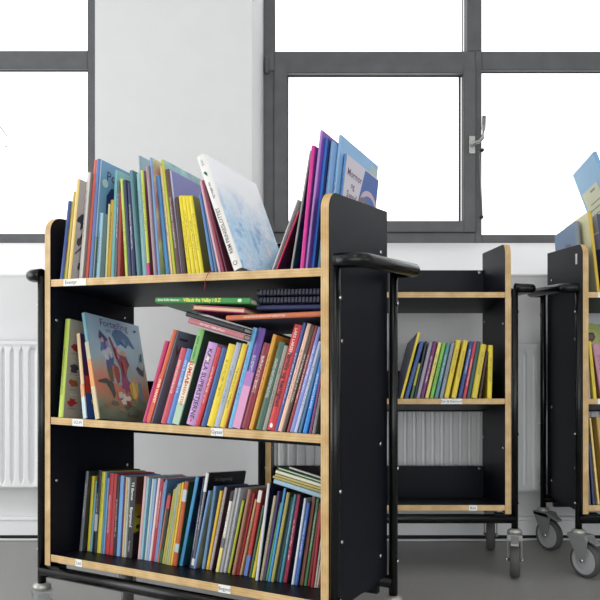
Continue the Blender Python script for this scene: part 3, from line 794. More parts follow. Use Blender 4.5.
# ---- near trolley, bottom shelf
BT = [
 R(78.6, 85.6, 471, 2.6, (112, 116, 126), 'charcoal', cov=(50, 55, 50), art=True, ink='l', v=.085),
 R(86.6, 91.6, 476, 2.6, (226, 206, 62), 'thin yellow', ink='n'),
 R(89.2, 95.3, 481, 2.0, (122, 186, 202), 'aqua', ink='n'),
 R(91.6, 97, 470, 4.0, (36, 38, 48), 'tall black', ink='l', id='blackpatch'),
 R(96, 101.4, 471.5, 4.0, (230, 216, 72), 'lemon', ink='d'),
 R(100.2, 105.4, 472, 1.8, (92, 150, 170), 'sea-blue', ink='n'),
 R(102.2, 107.2, 478, 1.9, (112, 166, 216), 'sky-blue', ink='n'),
 R(104.3, 109.2, 473, 4.0, (196, 56, 62), 'first red', ink='l'),
 R(108.5, 113.2, 473.5, 3.6, (186, 62, 66), 'second red', ink='n'),
 R(112.3, 116.7, 475, 2.9, (62, 28, 38), 'dark-maroon', ink='l'),
 R(115.6, 119.9, 475.5, 3.9, (116, 172, 226), 'light-blue', ink='n'),
 R(119.6, 124, 477, 1.7, (76, 42, 100), 'purple', ink='n'),
 R(121.4, 125.8, 477, 1.9, (216, 186, 132), 'tan', ink='n'),
 R(123.4, 127.8, 477.5, 2.0, (186, 196, 190), 'pale-grey', ink='d'),
 R(126, 131, 476.5, 5.0, (48, 48, 54), 'broad black', cov=(120, 70, 30), art=True, ink='n', id='blackwhite'),
 R(137.2, 144, 476, 2.6, (226, 182, 182), 'pale-pink', ink='n'),
 R(140, 147, 477, 2.1, (150, 202, 216), 'pale-aqua', ink='n'),
 R(142.1, 149.5, 478, 2.0, (66, 116, 142), 'dark-teal', ink='n'),
 R(144.1, 152, 478.5, 2.0, (196, 210, 206), 'pale-mint', ink='n'),
 R(146.2, 154.2, 479, 2.1, (150, 182, 222), 'pale-blue', ink='n'),
 R(148.5, 158, 478, 2.2, (240, 216, 216), 'blush-white', ink='n'),
 R(150.7, 160.6, 479, 3.1, (176, 46, 66), 'crimson', ink='l'),
 R(153.9, 163.6, 482, 1.6, (140, 142, 182), 'lavender', ink='n'),
 R(155.4, 165.3, 479.5, 1.8, (112, 156, 202), 'tall slate-blue', cov=(84, 122, 166), ink='n', d=.2),
 R(157, 166.4, 501, 1.7, (206, 116, 76), 'short orange', ink='n'),
 R(158.6, 168, 493, 3.0, (44, 50, 42), 'red-topped', ink='n', id='redtop'),
 R(161.6, 173.4, 489, 2.0, (192, 170, 82), 'mustard', ink='d'),
 R(163.7, 175.4, 487, 2.0, (172, 182, 92), 'moss-green', ink='d'),
 R(165.8, 177.3, 484, 2.0, (162, 176, 166), 'grey-green', ink='d'),
 R(167.8, 179.4, 483, 2.0, (202, 176, 72), 'ochre', ink='d'),
 R(170, 182, 482, 2.0, (230, 190, 66), 'amber', ink='n'),
 R(172.1, 184.4, 481, 3.8, (192, 92, 52), 'burnt-orange', cov=(40, 70, 50), ink='n', id='stickered'),
 R(178.5, 195.5, 476.5, 3.2, (76, 156, 206), 'azure', cov=(34, 46, 80), art=True, ink='n', d=.22),
 R(189.0, 203, 478, 2.4, (48, 58, 82), 'navy', ink='l'),
 R(190.8, 206.3, 472.5, 2.4, (86, 92, 106), 'white-tipped', cov=(24, 25, 32), ink='l', id='blackcover', d=.22),
 R(193, 208.3, 490.5, 2.0, (116, 156, 206), 'yellow creature', cov=(130, 135, 110), art=True, ink='n', id='creature', d=.15),
 R(201.3, 213.4, 486, 2.6, (120, 156, 192), 'grey-blue', cov=(76, 112, 166), ink='n'),
 R(205.6, 219.7, 490.5, 2.5, (236, 192, 56), 'yellow-orange', ink='n'),
 R(208.7, 224.5, 487, 2.3, (176, 166, 170), 'mauve-grey', cov=(60, 32, 42), ink='d'),
 R(215.6, 231.0, 491, 2.6, (236, 234, 222), 'yellow-footed', ink='d', id='yellowfoot'),
 R(219.3, 235, 488, 2.4, (182, 182, 186), 'silver-grey', ink='n'),
 R(222.8, 238.5, 488, 2.4, (196, 200, 206), 'pale-silver', ink='d'),
 R(227.2, 241.9, 500, 2.3, (176, 186, 62), 'lime', cov=(50, 52, 40), ink='n'),
 R(231.4, 248, 489, 2.7, (166, 116, 92), 'light-brown', ink='n'),
 R(235.8, 252.4, 492.5, 2.3, (166, 46, 52), 'cherry-red', ink='n'),
 R(239, 254.8, 499, 2.0, (196, 166, 122), 'sand', ink='d'),
 R(243.6, 259, 490, 3.4, (192, 60, 56), 'white-topped', ink='n', id='redwhite'),
 R(248.6, 262.6, 505, 1.8, (62, 112, 86), 'bottle-green', ink='n'),
 R(250.8, 264.6, 509, 3.4, (226, 206, 62), 'bright-yellow', ink='d'),
 R(255, 267.3, 483, 2.4, (216, 220, 226), 'white-spined', cov=(24, 30, 52), ink='n', d=.2),
 R(259.2, 273.5, 495.5, 2.4, (192, 182, 152), 'stone-grey', ink='d'),
 R(262.6, 277.6, 491, 2.0, (92, 72, 122), 'dusky-purple', ink='n'),
 R(265.2, 280, 503, 2.0, (86, 162, 102), 'leaf-green', ink='d'),
 R(267.5, 283.8, 488, 2.2, (72, 152, 212), 'bright-blue', cov=(24, 30, 52), ink='n', d=.2),
 R(270.2, 286.6, 492, 3.0, (176, 166, 96), 'olive', cov=(90, 92, 50), ink='n'),
 R(275.6, 291, 497, 2.4, (62, 96, 112), 'slate', ink='n'),
 R(278.6, 293.7, 494, 2.4, (82, 152, 166), 'turquoise', ink='l'),
 R(282.8, 296.9, 494, 3.4, (162, 42, 76), 'raspberry', cov=(30, 32, 50), ink='l'),
 R(291, 304, 498, 2.3, (216, 226, 236), 'ice-white', ink='n'),
 R(293.8, 306.6, 502, 3.3, (66, 112, 192), 'cobalt-blue', cov=(30, 36, 66), ink='l'),
 R(299, 312.3, 495.5, 3.4, (136, 86, 72), 'chestnut', ink='d'),
 R(303.6, 316.5, 498, 2.8, (62, 122, 76), 'grass-green', ink='l'),
 R(307.2, 319, 503, 2.6, (126, 32, 42), 'dark-red', ink='n'),
 R(310.4, 320, 508, 2.7, (166, 42, 46), 'tomato-red', ink='n'),
 R(313.9, 320.5, 538, 1.7, (226, 221, 210), 'ivory', ink='d'),
 R(316.2, 321, 556, 1.6, (206, 200, 186), 'off-white', ink='n'),
 R(318.4, 321.5, 560, 1.6, (120, 52, 36), 'red-brown', ink='n'),
]
shelf_row(near, 2, BT, 'front bottom shelf', 'books on the front trolley bottom shelf', vmin=.085, vmax=.115)
# ---- middle trolley
C2 = [
 R(400.2, 418.0, 332, 2.7, (232, 212, 52), 'tall yellow', cov=(62, 62, 112), back=(72, 70, 104), ink='d', v=.006, d=.265),
 R(404.2, 420.5, 341, 4.2, (56, 86, 150), 'blue', ink='n'),
 R(410.3, 418.6, 363, 3.4, (186, 188, 70), 'green-footed', ink='d', id='greenfoot'),
 R(413.4, 425.5, 341, 2.2, (40, 42, 50), 'black', ink='n'),
 R(416, 429.3, 342, 3.8, (150, 150, 166), 'grey', ink='n'),
 R(420.2, 433.8, 341, 3.8, (116, 46, 110), 'purple', ink='l'),
 R(425, 438.5, 342, 3.6, (230, 216, 122), 'pale-yellow', ink='d'),
 R(429.8, 442.8, 342.5, 3.6, (122, 192, 82), 'green', ink='d'),
 R(434.3, 447, 342.5, 3.8, (86, 140, 150), 'teal', ink='l'),
 R(439.4, 451.6, 342.5, 3.6, (140, 150, 166), 'blue-grey', ink='d'),
 R(443.9, 456.6, 339.5, 5.0, (226, 202, 62), 'first wide yellow', ink='d'),
 R(451.3, 463.7, 340, 5.0, (226, 202, 62), 'second wide yellow', ink='d'),
 R(458, 470, 341, 4.0, (46, 72, 140), 'navy', ink='l'),
 R(462.8, 474, 341, 3.2, (196, 62, 76), 'red', ink='l'),
 R(466.6, 477.2, 341, 4.0, (42, 82, 84), 'dark-teal', ink='n'),
 R(471.2, 481, 343.5, 6.2, (216, 196, 62), 'widest yellow', ink='d'),
 R(478.8, 486.2, 352, 4.0, (62, 38, 42), 'dark-brown', cov=(80, 40, 36), ink='n'),
 R(487.3, 488.6, 345, 4.8, (230, 206, 52), 'upright yellow', ink='d'),
]
shelf_row(middle, 1, C2, 'middle trolley', 'books on the middle trolley', vmin=.006, auto=None)
# ---- right trolley
C3T = [
 R(577.6, 577.4, 221, 5.4, (132, 140, 152), 'grey-blue boxed', cov=(112, 138, 168), back=(112, 138, 168), id='case', v=.076, d=.19, ink='n', U=(.0196, .0196), t=.0155),
 R(597.3, 588.4, 211, 3.4, (214, 180, 60), 'yellow-spined cream', cov=(226, 220, 176), back=(226, 220, 176), v=.02, d=.2, ink='n'),
 R(605, 597.4, 214, 6.0, (60, 66, 110), 'lavender and navy', cov=(150, 150, 186), back=(150, 150, 186), id='lavnavy', lab='lavender and navy book cut by the photo edge, right trolley top shelf', v=.02, d=.2, ink='n'),
]
shelf_row(right, 0, C3T, 'right trolley top', 'books on the right trolley top shelf', auto=None)
C3M = [
 R(589.0, 586.6, 348, 3.0, (178, 164, 182), 'mauve', ink='d', v=.01),
 R(593.8, 588.2, 341, 3.4, (226, 206, 60), 'yellow', ink='d', v=.01),
 R(601.5, 592.6, 344, 8.0, (190, 138, 158), 'pink patterned', cov=(150, 90, 120), art=True, ink='d', v=.01),
]
shelf_row(right, 1, C3M, 'right trolley middle shelf', 'books on the right trolley middle shelf', auto=None)
C3L = [
 R(589.2, 586.6, 452, 3.0, (92, 102, 122), 'slate', ink='n', v=.012),
 R(593.0, 588.6, 444, 3.0, (52, 62, 104), 'navy', ink='n', v=.012),
 R(598.0, 589.2, 418, 2.2, (232, 206, 132), 'cream-yellow', ink='n', v=.012),
 R(606.5, 596.2, 417, 4.6, (192, 162, 84), 'ochre', ink='d', v=.012),
]
shelf_row(right, 2, C3L, 'right trolley bottom shelf', 'books on the right trolley bottom shelf', auto=None)
# big pale blue board leaning over the yellow book
b = build_book('book', .012, .46, .27, (120, 170, 214), (130, 182, 220), 'n', hard=True, back=(136, 184, 220))
phi = math.radians(-19)
b.rotation_mode = 'XYZ'
b.rotation_euler = (math.radians(-4.7), phi, -.07)
top = right.uz_at(593, 152, .03)
rot = b.rotation_euler.to_matrix()
tip = rot @ Vector((0, 0, .46))
wx = Vector(right.world(top[0], .03, top[1]))
b.location = wx - tip
picture(b, [([(.24, .1), (.93, .1), (.93, .82), (.24, .82)], (206, 208, 172))], left=True)
ml = MB()
rr = random.Random(3)
for i in range(13):
    z = .40 - .0205 * i
    if i == 1 or i == 7: continue
    x0, x1 = (.105, .16) if i == 0 else (.085, .23 if rr.random() > .3 else .2)
    z *= .9
    ml.add([(-.0005, x0, z), (-.0005, x1, z), (-.0005, x1, z + (.007 if i == 0 else .004)), (-.0005, x0, z + (.007 if i == 0 else .004))], [(3, 2, 1, 0)])
ml.build('printed_lines', flat((120, 128, 112)), b)
tag(b, 'tall light-blue book leaning left above the right trolley, cream text panel on its back', 'book', 'books on the right trolley top shelf')
# face-out blue book at the back of the right trolley middle shelf
b = build_book('book', .012, .278, .24, (130, 150, 180), (138, 160, 190), 'n')
b.location = right.tilted(.022, .235, .0008, 1)
b.rotation_euler = (right.rot(1, 0) @ Matrix.Rotation(-math.pi / 2, 3, 'Z')).to_euler()
picture(b, [(ell(.43, .83, .24, .19, 22), (168, 182, 92)), (ell(.43, .83, .15, .115, 18), (182, 192, 120)), (blob(.45, .84, .085, .075, 4, 14, .3), (84, 52, 44)), (ell(.46, .84, .04, .035, 10), (120, 92, 84))])
tag(b, 'blue face-out book with a lime disc, back of the right trolley middle shelf', 'book', 'books on the right trolley middle shelf')

# ---- books lying flat on the front trolley
FLATS = []
def flat_book(cart, L_, R_, tpx, v, d, c, cov, name, ink='n', fore=False, zoff=0.0, **k):
    uL, zL = cart.uz_at(L_[0], L_[1], v); uR, zR = cart.uz_at(R_[0], R_[1], v)
    if uR > .7635:
        f = (.7635 - uL) / (uR - uL); uR, zR = .7635, zL + (zR - zL) * f
    al = math.atan2(zL - zR, uR - uL); h = math.hypot(uR - uL, zL - zR)
    t = tpx / F * (cart.Y + uR * cart.s + v * cart.c)
    b = build_book('book', t, h, d, c, cov, ink, hard=k.get('hard', True), pages=k.get('pages'))
    if fore:                          # fore edge towards the viewer: turned half round, spine at the back
        th = math.pi / 2 - al + 0
        Rm = Matrix.Rotation(cart.rz, 3, 'Z') @ Matrix.Rotation(-TILT[1], 3, 'X') @ Matrix.Rotation(-math.pi / 2 + al, 3, 'Y') @ Matrix.Rotation(math.pi, 3, 'X')
        off = Vector((0, d, h))
    else:
        Rm = Matrix.Rotation(cart.rz, 3, 'Z') @ Matrix.Rotation(-TILT[1], 3, 'X') @ Matrix.Rotation(-math.pi / 2 + al, 3, 'Y'); off = Vector((0, 0, 0))
    b.rotation_euler = Rm.to_euler()
    w = Vector(cart.world(uR, v, zR + zoff))
    if fore:
        # after the half turn the lower right front corner is (t, d, 0) mirrored
        corner = Rm @ Vector((0, d, h))
        b.location = w - corner
    else: b.location = w
    lab = k['lab']; tag(b, lab, 'book', 'books lying flat on the front trolley')
    if 'id' in k: REG[k['id']] = b
    return b
flat_book(near, (186, 322.5), (243, 339.6), 5.6, .012, .17, (182, 108, 116), (150, 84, 92), 'dusty pink', ink='l', lab='dusty-pink book lying slanted on top of the lilac and yellow books')
flat_book(near, (183.5, 315.6), (243, 332.6), 5.4, .016, .2, (26, 27, 34), (22, 23, 30), 'black', lab='black book lying slanted directly on the dusty-pink one, front trolley middle shelf')
flat_book(near, (226, 320.4), (322, 316.2), 5.4, .012, .2, (196, 110, 72), (70, 74, 92), 'orange', ink='l', lab='long orange-brown book lying flat above the bright-red and violet books')
flat_book(near, (191, 309.6), (244, 313.2), 5.4, .014, .15, (178, 60, 110), (168, 52, 104), 'magenta', fore=True, pages=(226, 196, 150), lab='magenta book lying flat with cream page edges showing, under the green book')
flat_book(near, (154.5, 302.6), (249.5, 303.6), 6.2, .008, .15, (62, 142, 74), (52, 122, 62), 'green', id='green', lab='green book lying flat at the top of the pile, yellow title on its spine')
flat_book(near, (256.5, 309.9), (322, 309.2), 5.4, .03, .19, (34, 36, 78), (40, 40, 84), 'indigo', lab='indigo book lying flat on the long orange-brown one')
for k, (y0, y1) in enumerate(((303.4, 302.6), (295.8, 294.6))):
    b = flat_book(near, (256.5, y0), (322, y1), 6.6, .03, .18, (22, 25, 42), (24, 27, 44), 'ribbed', lab='dark ribbed navy folder lying %s in the pile beside the green book' % ('second from top' if k == 0 else 'topmost'))
    m = MB(); t, h, d = b['dims']
    n = int(h / .009)
    for i in range(n):
        z = .006 + i * (h - .012) / n
        m.box(t * .1, t * .9, -.0022, .0035, z, z + .0052)
    m.build('comb_binding', flat((36, 40, 60)), b)
flat_book(near, (272.3, 483.2), (321, 498.5), 4.6, .07, .16, (160, 190, 206), (150, 180, 196), 'pale blue', lab='pale-blue picture book lying slanted at the bottom of the pile, front bottom shelf', hard=False)
flat_book(near, (271.8, 478), (321, 493), 2.5, .07, .16, (176, 164, 104), (150, 140, 90), 'khaki', lab='khaki book lying slanted on the pale-blue one, front bottom shelf', hard=False)
flat_book(near, (274, 475.8), (321, 490.0), 2.2, .07, .15, (190, 176, 108), (40, 40, 42), 'gold', lab='gold and black book lying slanted in the pile, third from the bottom', hard=False)
flat_book(near, (274.5, 473), (321, 487.2), 3.2, .07, .16, (228, 228, 206), (150, 168, 120), 'cream', lab='cream book lying slanted in the pile, under the green-edged one', hard=False)
flat_book(near, (276, 469.2), (321, 483.2), 2.6, .07, .15, (70, 126, 66), (60, 110, 56), 'green-edged', lab='green-edged book with white pages lying slanted in the pile', fore=True, pages=(226, 232, 212))
flat_book(near, (286.5, 468.6), (321, 479.6), 3.2, .07, .15, (52, 44, 48), (48, 42, 46), 'dark brown', lab='dark-brown book lying slanted on top of the pile, front bottom shelf', fore=True, pages=(222, 222, 210))
# ribbon bookmark hanging from the top shelf
pts = []
for px, py, v in ((214, 271.5, .02), (211, 270.6, .004), (209, 272, -.003), (206.8, 276, -.0035), (205.3, 281, -.0035), (204.9, 286, -.0035), (204.2, 290, -.0035)):
    u, z = near.uz_at(px, py, v); pts.append(near.world(u, v, max(z, SH[0] + .0012) if v > 0 else z))
m = MB(); m.tube(pts, .0009, 6)
tag(m.build('ribbon_bookmark', flat((176, 32, 40))), 'thin red ribbon bookmark hanging over the front trolley top shelf edge', 'bookmark')

# ---- lettering and pictures
b = REG['pos']; t, h, d = b['dims']
picture(b, [([(0, 0), (1, 0), (1, .34), (.5, .42), (0, .36)], (92, 118, 92)), (blob(.14, .42, .09, .09, 2), (72, 104, 70)), (ell(.1, .82, .05, .035), (186, 214, 206)),
            ([(.13, .72), (.2, .8), (.25, .8), (.28, .56), (.14, .57)], (34, 54, 104)), ([(.15, .57), (.2, .57), (.2, .42), (.17, .42)], (120, 110, 84))])
cover_text(b, 'Pos', .03, h - .036, .034, (52, 56, 96), .006, 'LEFT')
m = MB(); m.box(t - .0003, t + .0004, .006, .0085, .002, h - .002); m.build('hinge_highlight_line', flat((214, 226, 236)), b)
b = REG['bird']
picture(b, [(blob(.12, .60, .1, .075, 1, 16, .45, .5), (52, 48, 62)), (blob(.09, .40, .07, .035, 2, 14, .4, 1), (72, 64, 58)), (blob(.17, .43, .06, .05, 8, 12, .5, .9), (96, 92, 66)),
            ([(.02, .26), (.2, .4), (.21, .38), (.03, .245)], (84, 76, 70)), (blob(.12, .14, .03, .035, 5), (60, 56, 66)), (blob(.17, .72, .02, .05, 6), (40, 38, 50))])
b = REG['pinkfoot']; band(b, .0, .045, (206, 40, 120)); 
b = REG['violetcover']; t, h, d = b['dims']
m = MB(); m.box(t - .0003, t + .0004, .006, .0105, .004, h - .002); m.build('cover_edge', flat((222, 224, 232)), b)
# thick white picture book with a watercolour cover
b = REG['white']; t, h, d = b['dims']
wm = mat('watercolour_cover', (245, 246, 250), 0.3)
tc = N(wm, 'ShaderNodeTexCoord'); sp = N(wm, 'ShaderNodeSeparateXYZ'); L(wm, tc.outputs['Generated'], sp.inputs[0])
nz = N(wm, 'ShaderNodeTexNoise'); nz.inputs['Scale'].default_value = 26; nz.inputs['Detail'].default_value = 6; L(wm, tc.outputs['Object'], nz.inputs['Vector'])
cr = N(wm, 'ShaderNodeValToRGB'); el = cr.color_ramp.elements
el[0].position = .32; el[0].color = lin((84, 140, 206)); el[1].position = .68; el[1].color = lin((226, 216, 236))
for p_, c_ in ((.42, (130, 182, 228)), (.5, (186, 218, 242)), (.58, (150, 200, 228))):
    e_ = el.new(p_); e_.color = lin(c_)
L(wm, nz.outputs['Fac'], cr.inputs[0])
n2 = N(wm, 'ShaderNodeTexNoise'); n2.inputs['Scale'].default_value = 12; n2.inputs['Detail'].default_value = 4; L(wm, tc.outputs['Object'], n2.inputs['Vector'])
ma = N(wm, 'ShaderNodeMath', operation='MULTIPLY_ADD'); ma.inputs[1].default_value = .5; L(wm, n2.outputs['Fac'], ma.inputs[0]); L(wm, sp.outputs['Z'], ma.inputs[2])
mr = N(wm, 'ShaderNodeMapRange'); mr.inputs['From Min'].default_value = .62; mr.inputs['From Max'].default_value = 1.02; L(wm, ma.outputs[0], mr.inputs['Value'])
mx = N(wm, 'ShaderNodeMix', data_type='RGBA'); L(wm, mr.outputs[0], mx.inputs[0]); L(wm, cr.outputs[0], mx.inputs[6]); mx.inputs[7].default_value = lin((246, 247, 250))
L(wm, mx.outputs[2], bsdf(wm).inputs['Base Color'])
for ch in b.children:
    if ch.name.startswith('cover'): ch.data.materials[0] = wm
spine_text(b, 'REM PRINSESLOTTET', h * .33, .0125, (60, 58, 62), True, .006)
spine_text(b, 'og noget der', h * .68, .0085, (50, 48, 52), True, .006, name='subtitle')
spine_text(b, 'JULI', h * .93, .0085, (90, 90, 94), True, name='author')
m = MB(); m.lathe([(0, .0052), (.0004, .0052)], (t * .5, -.0002, .016), (0, -1, 0), 14, 0); m.lathe([(0, .0038), (.0005, .0038)], (t * .5, -.0002, .016), (0, -1, 0), 14, 1)
m.build('publisher_mark', [flat((70, 70, 74)), flat((226, 224, 220))], b)
m = MB(); m.add([(t * .5 + p[0], -.0005, h * .83 + p[1]) for p in blob(0, 0, .0035, .007, 3, 10, .3, .4)], [tuple(range(10))]); m.build('leaf_mark', flat((20, 96, 74)), b)
b = REG['lightblue']; t, h, d = b['dims']
cover_text(b, 'Prinsessen', .02, h - .055, .03, (56, 84, 128), .004, 'LEFT')
picture(b, [([(.74, .83), (.98, .83), (.98, .96), (.8, .97)], (170, 190, 190))])
b = REG['mormor']; t, h, d = b['dims']
picture(b, [([(.0, .0), (1, .0), (1, 1), (0, 1)], (208, 202, 214)), ([(.56, .99), (.99, .99), (.99, .3), (.4, .3), (.42, .66)], (52, 92, 168)), (ell(.75, .70, .27, .14, 18), (196, 176, 190)),
            (ell(.76, .67, .24, .125, 18), (62, 98, 170)), (ell(.6, .62, .19, .14, 18), (112, 104, 120)), (ell(.6, .61, .14, .105, 18), (186, 172, 176)), (ell(.87, .63, .1, .1, 14), (206, 200, 178)), (ell(.6, .60, .05, .045, 12), (72, 66, 80))])
for k, (s_, y_, sz) in enumerate((('Mormor', .014, .0225), ('og', .038, .02), ('Svend', .02, .0225), ('spiser', .010, .021))):
    cover_text(b, s_, y_, h - .034 - .024 * k, sz, (82, 46, 92), .012, 'LEFT')
b = REG['violet']; t, h, d = b['dims']
picture(b, [(blob(.2 + .2 * i, .93, .05, .016, i, 10, .4), (186, 150, 206)) for i in range(4)])
# middle shelf
b = REG['animals']
P_ = []
for i, (z, c_) in enumerate(((.72, (150, 46, 42)), (.50, (62, 64, 70)), (.35, (150, 84, 48)), (.16, (168, 46, 44)))):
    for j, y in enumerate((.13, .36, .6)):
        P_.append((blob(y, z, .075, .038, i * 5 + j, 12, .35), c_ if j != 1 else (92, 66, 56)))
        P_.append(([(y - .07, z - .07), (y + .07, z - .07), (y + .07, z - .062), (y - .07, z - .062)], (132, 126, 112)))
    P_.append(([(.08, z + .075), (.95, z + .075), (.95, z + .08), (.08, z + .08)], (206, 200, 184)))
picture(b, P_)
b = REG['purple']; t, h, d = b['dims']
picture(b, [([(.02, .0), (1, .0), (1, .45), (.02, .5)], (196, 66, 58)), ([(.02, .0), (1, .0), (1, .24), (.02, .3)], (42, 92, 168)), (blob(.25, .3, .12, .08, 3), (220, 150, 60)), (blob(.3, .12, .15, .05, 4), (206, 52, 50)), (blob(.18, .2, .07, .03, 9), (230, 206, 84))])
band(b, .0, h * .25, (200, 220, 226)); band(b, h * .25, h * .4, (226, 160, 110))
b = REG['dragon']; t, h, d = b['dims']
band(b, .0, h * .3, (206, 190, 150)); band(b, h * .3, h * .55, (222, 150, 84)); band(b, h * .55, h * .72, (176, 176, 150))
dm = mat('painted_cover', (120, 140, 140), .32)
tc = N(dm, 'ShaderNodeTexCoord'); sp = N(dm, 'ShaderNodeSeparateXYZ'); L(dm, tc.outputs['Generated'], sp.inputs[0])
nz = N(dm, 'ShaderNodeTexNoise'); nz.inputs['Scale'].default_value = 14; nz.inputs['Detail'].default_value = 4; L(dm, tc.outputs['Object'], nz.inputs['Vector'])
ma = N(dm, 'ShaderNodeMath', operation='MULTIPLY_ADD'); ma.inputs[1].default_value = .5; L(dm, nz.outputs['Fac'], ma.inputs[0]); L(dm, sp.outputs['Z'], ma.inputs[2])
cr = N(dm, 'ShaderNodeValToRGB'); el = cr.color_ramp.elements
el[0].position = .28; el[0].color = lin((92, 104, 84)); el[1].position = 1.0; el[1].color = lin((160, 192, 210))
for p_, c_ in ((.42, (122, 128, 100)), (.55, (198, 112, 76)), (.7, (172, 150, 132)), (.82, (150, 176, 186))):
    e_ = el.new(p_); e_.color = lin(c_)
L(dm, ma.outputs[0], cr.inputs[0]); L(dm, cr.outputs[0], bsdf(dm).inputs['Base Color'])
for ch in b.children:
    if ch.name.startswith('cover'): ch.data.materials[0] = dm
picture(b, [
    (blob(.52, .5, .2, .2, 31, 16, .2), (156, 172, 174)),
    ([(.2, .86), (.34, .78), (.3, .72), (.17, .78)], (88, 70, 128)),                                   # flying figure upper left
    (blob(.26, .7, .08, .07, 12, 12, .35), (96, 110, 176)), (blob(.3, .62, .09, .075, 14, 14, .4), (196, 204, 214)), (blob(.34, .52, .08, .1, 15, 14, .35), (66, 82, 140)),
    (blob(.38, .46, .05, .07, 16), (188, 120, 60)), (blob(.42, .44, .05, .09, 17), (150, 52, 50)), (blob(.3, .44, .045, .09, 18), (92, 84, 66)),
    ([(.42, .84), (.5, .9), (.62, .9), (.74, .85), (.84, .74), (.8, .73), (.72, .77), (.66, .72), (.58, .76), (.5, .73), (.46, .78)], (72, 112, 158)),  # umbrella
    ([(.35, .80), (.38, .81), (.48, .66), (.54, .64), (.62, .66), (.68, .56), (.62, .5), (.58, .4), (.5, .36), (.5, .5), (.44, .6)], (134, 46, 78)),      # figure in red
    (blob(.6, .66, .04, .03, 21), (206, 160, 130)), (blob(.57, .36, .09, .08, 22, 14, .3), (148, 62, 110)),
    ([(.84, .56), (.94, .52), (.98, .58), (.93, .46), (.86, .48), (.8, .53)], (38, 40, 58)),                 # dark bird at the right
    (blob(.7, .3, .09, .1, 23, 14, .3), (218, 176, 66)), (blob(.72, .42, .035, .03, 24), (206, 160, 126)), (blob(.82, .3, .04, .1, 27), (112, 140, 150)),
    ([(.05, .36), (.2, .39), (.32, .35), (.34, .25), (.3, .2), (.27, .26), (.2, .34), (.06, .34)], (62, 66, 56)),
    (blob(.5, .2, .1, .05, 25, 16, .4), (222, 214, 204)), (blob(.56, .17, .05, .03, 26), (140, 50, 48)), (blob(.44, .22, .03, .025, 28), (70, 60, 60)),
    ([(.86, .92), (.9, .94), (.92, .92), (.89, .91)], (40, 40, 60)),
    *[(blob(.24 + .028 * (i % 5), .60 + .022 * (i // 5), .008, .007, 60 + i, 7), (226, 228, 232)) for i in range(15)],
    *[(blob(.08 + .11 * i, .10 + .03 * (i % 3), .06, .02, 90 + i, 12, .4), c_) for i, c_ in enumerate(((104, 116, 84), (142, 112, 84), (96, 104, 88), (150, 130, 92), (88, 98, 80), (126, 128, 96), (104, 92, 76)))],
    ([(.44, .70), (.47, .72), (.5, .62), (.47, .58)], (196, 120, 132)), ([(.53, .58), (.58, .6), (.62, .5), (.56, .46)], (168, 70, 60)), (blob(.5, .68, .03, .025, 98), (226, 186, 150)),
    ([(.66, .38), (.7, .4), (.74, .24), (.66, .22)], (232, 200, 96)), ([(.27, .74), (.31, .76), (.33, .7), (.28, .69)], (170, 140, 180)), (blob(.22, .76, .03, .025, 99), (206, 172, 150)),
    ([(.9, .62), (.93, .7), (.95, .69), (.93, .6)], (60, 80, 110)), (blob(.62, .78, .05, .03, 100), (98, 138, 178)), (blob(.42, .24, .05, .03, 101), (206, 200, 196)),
])
cover_text(b, 'Fortælling', d * .5, h * .935, .027, (96, 66, 140), .004)
cover_text(b, 'om regnen', d * .5, h * .87, .0165, (106, 86, 150), .002, name='subtitle')
cover_text(b, 'Forum', d * .62, h * .055, .017, (96, 48, 42), .01, name='author')
b = REG['orange']; t, h, d = b['dims']
cover_text(b, 'Vindel', .016, h - .048, .034, (112, 52, 66), .014, 'LEFT')
m = MB()
rr = random.Random(5)
for i in range(5): m.add([(t + .0005, .02 + .0065 * i, h - .021), (t + .0005, .0255 + .0065 * i, h - .021), (t + .0005, .0255 + .0065 * i, h - .016), (t + .0005, .02 + .0065 * i, h - .016)], [(0, 1, 2, 3)])
m.build('author', flat((30, 32, 40)), b)
band(b, h * .02, h * .52, (206, 84, 52)); spine_text(b, 'OVER VANDET', h * .34, .0085, (246, 226, 206), False, .02)
m = MB(); m.box(t - .0003, t + .0004, .006, .0085, .002, h - .002); m.build('cover_edge', flat((186, 202, 216)), b)
b = REG['sumsas']; t, h, d = b['dims']
band(b, h * .22, h * .64, (222, 220, 194)); band(b, 0, h * .22, (172, 200, 172))
spine_text(b, 'SUMSAS', h * .545, .0150, (200, 44, 40), False, .03)
spine_text(b, 'GREEN STEP', h * .325, .0105, (206, 60, 48), False, .02, name='subtitle')
spine_text(b, 'LENE HANSEN', h * .8, .0085, (40, 84, 50), False, .01, name='author')
b = REG['karla']; t, h, d = b['dims']
spine_text(b, 'KARLA SUPERSTJERNE', h * .5, .0165, (52, 32, 66), False, .01)
m = MB(); m.add([(t * .5 + p[0], -.0005, h * .80 + p[1]) for p in blob(0, 0, .005, .006, 3, 12, .3)], [tuple(range(12))]); m.build('star_mark', flat((226, 206, 196)), b)
m = MB(); m.add([(t * .5 + p[0], -.0005, h * .055 + p[1]) for p in blob(0, 0, .003, .004, 9, 8, .3)], [tuple(range(8))]); m.build('publisher_mark', flat((190, 60, 90)), b)
b = REG['violetpink']; t, h, d = b['dims']
band(b, 0, h * .42, (214, 152, 190)); band(b, h * .42, h * .56, (172, 120, 186))
b = REG['redthick']; t, h, d = b['dims']
spine_text(b, 'LARS LARSEN', h * .84, .0095, (244, 232, 226), False, .006, name='author')
spine_text(b, 'Familie og kærlighed', h * .48, .0145, (34, 26, 30), False, .02)
m = MB(); m.add([(t * .5 + p[0], -.0005, h * .05 + p[1]) for p in blob(0, 0, .0045, .005, 4, 8, .3)], [tuple(range(8))]); m.build('publisher_mark', flat((244, 240, 236)), b)
b = REG['green']; t, h, d = b['dims']
spine_text(b, 'Villads fra Valby i 0.Z', h * .49, .0118, (228, 226, 96), False, .03)
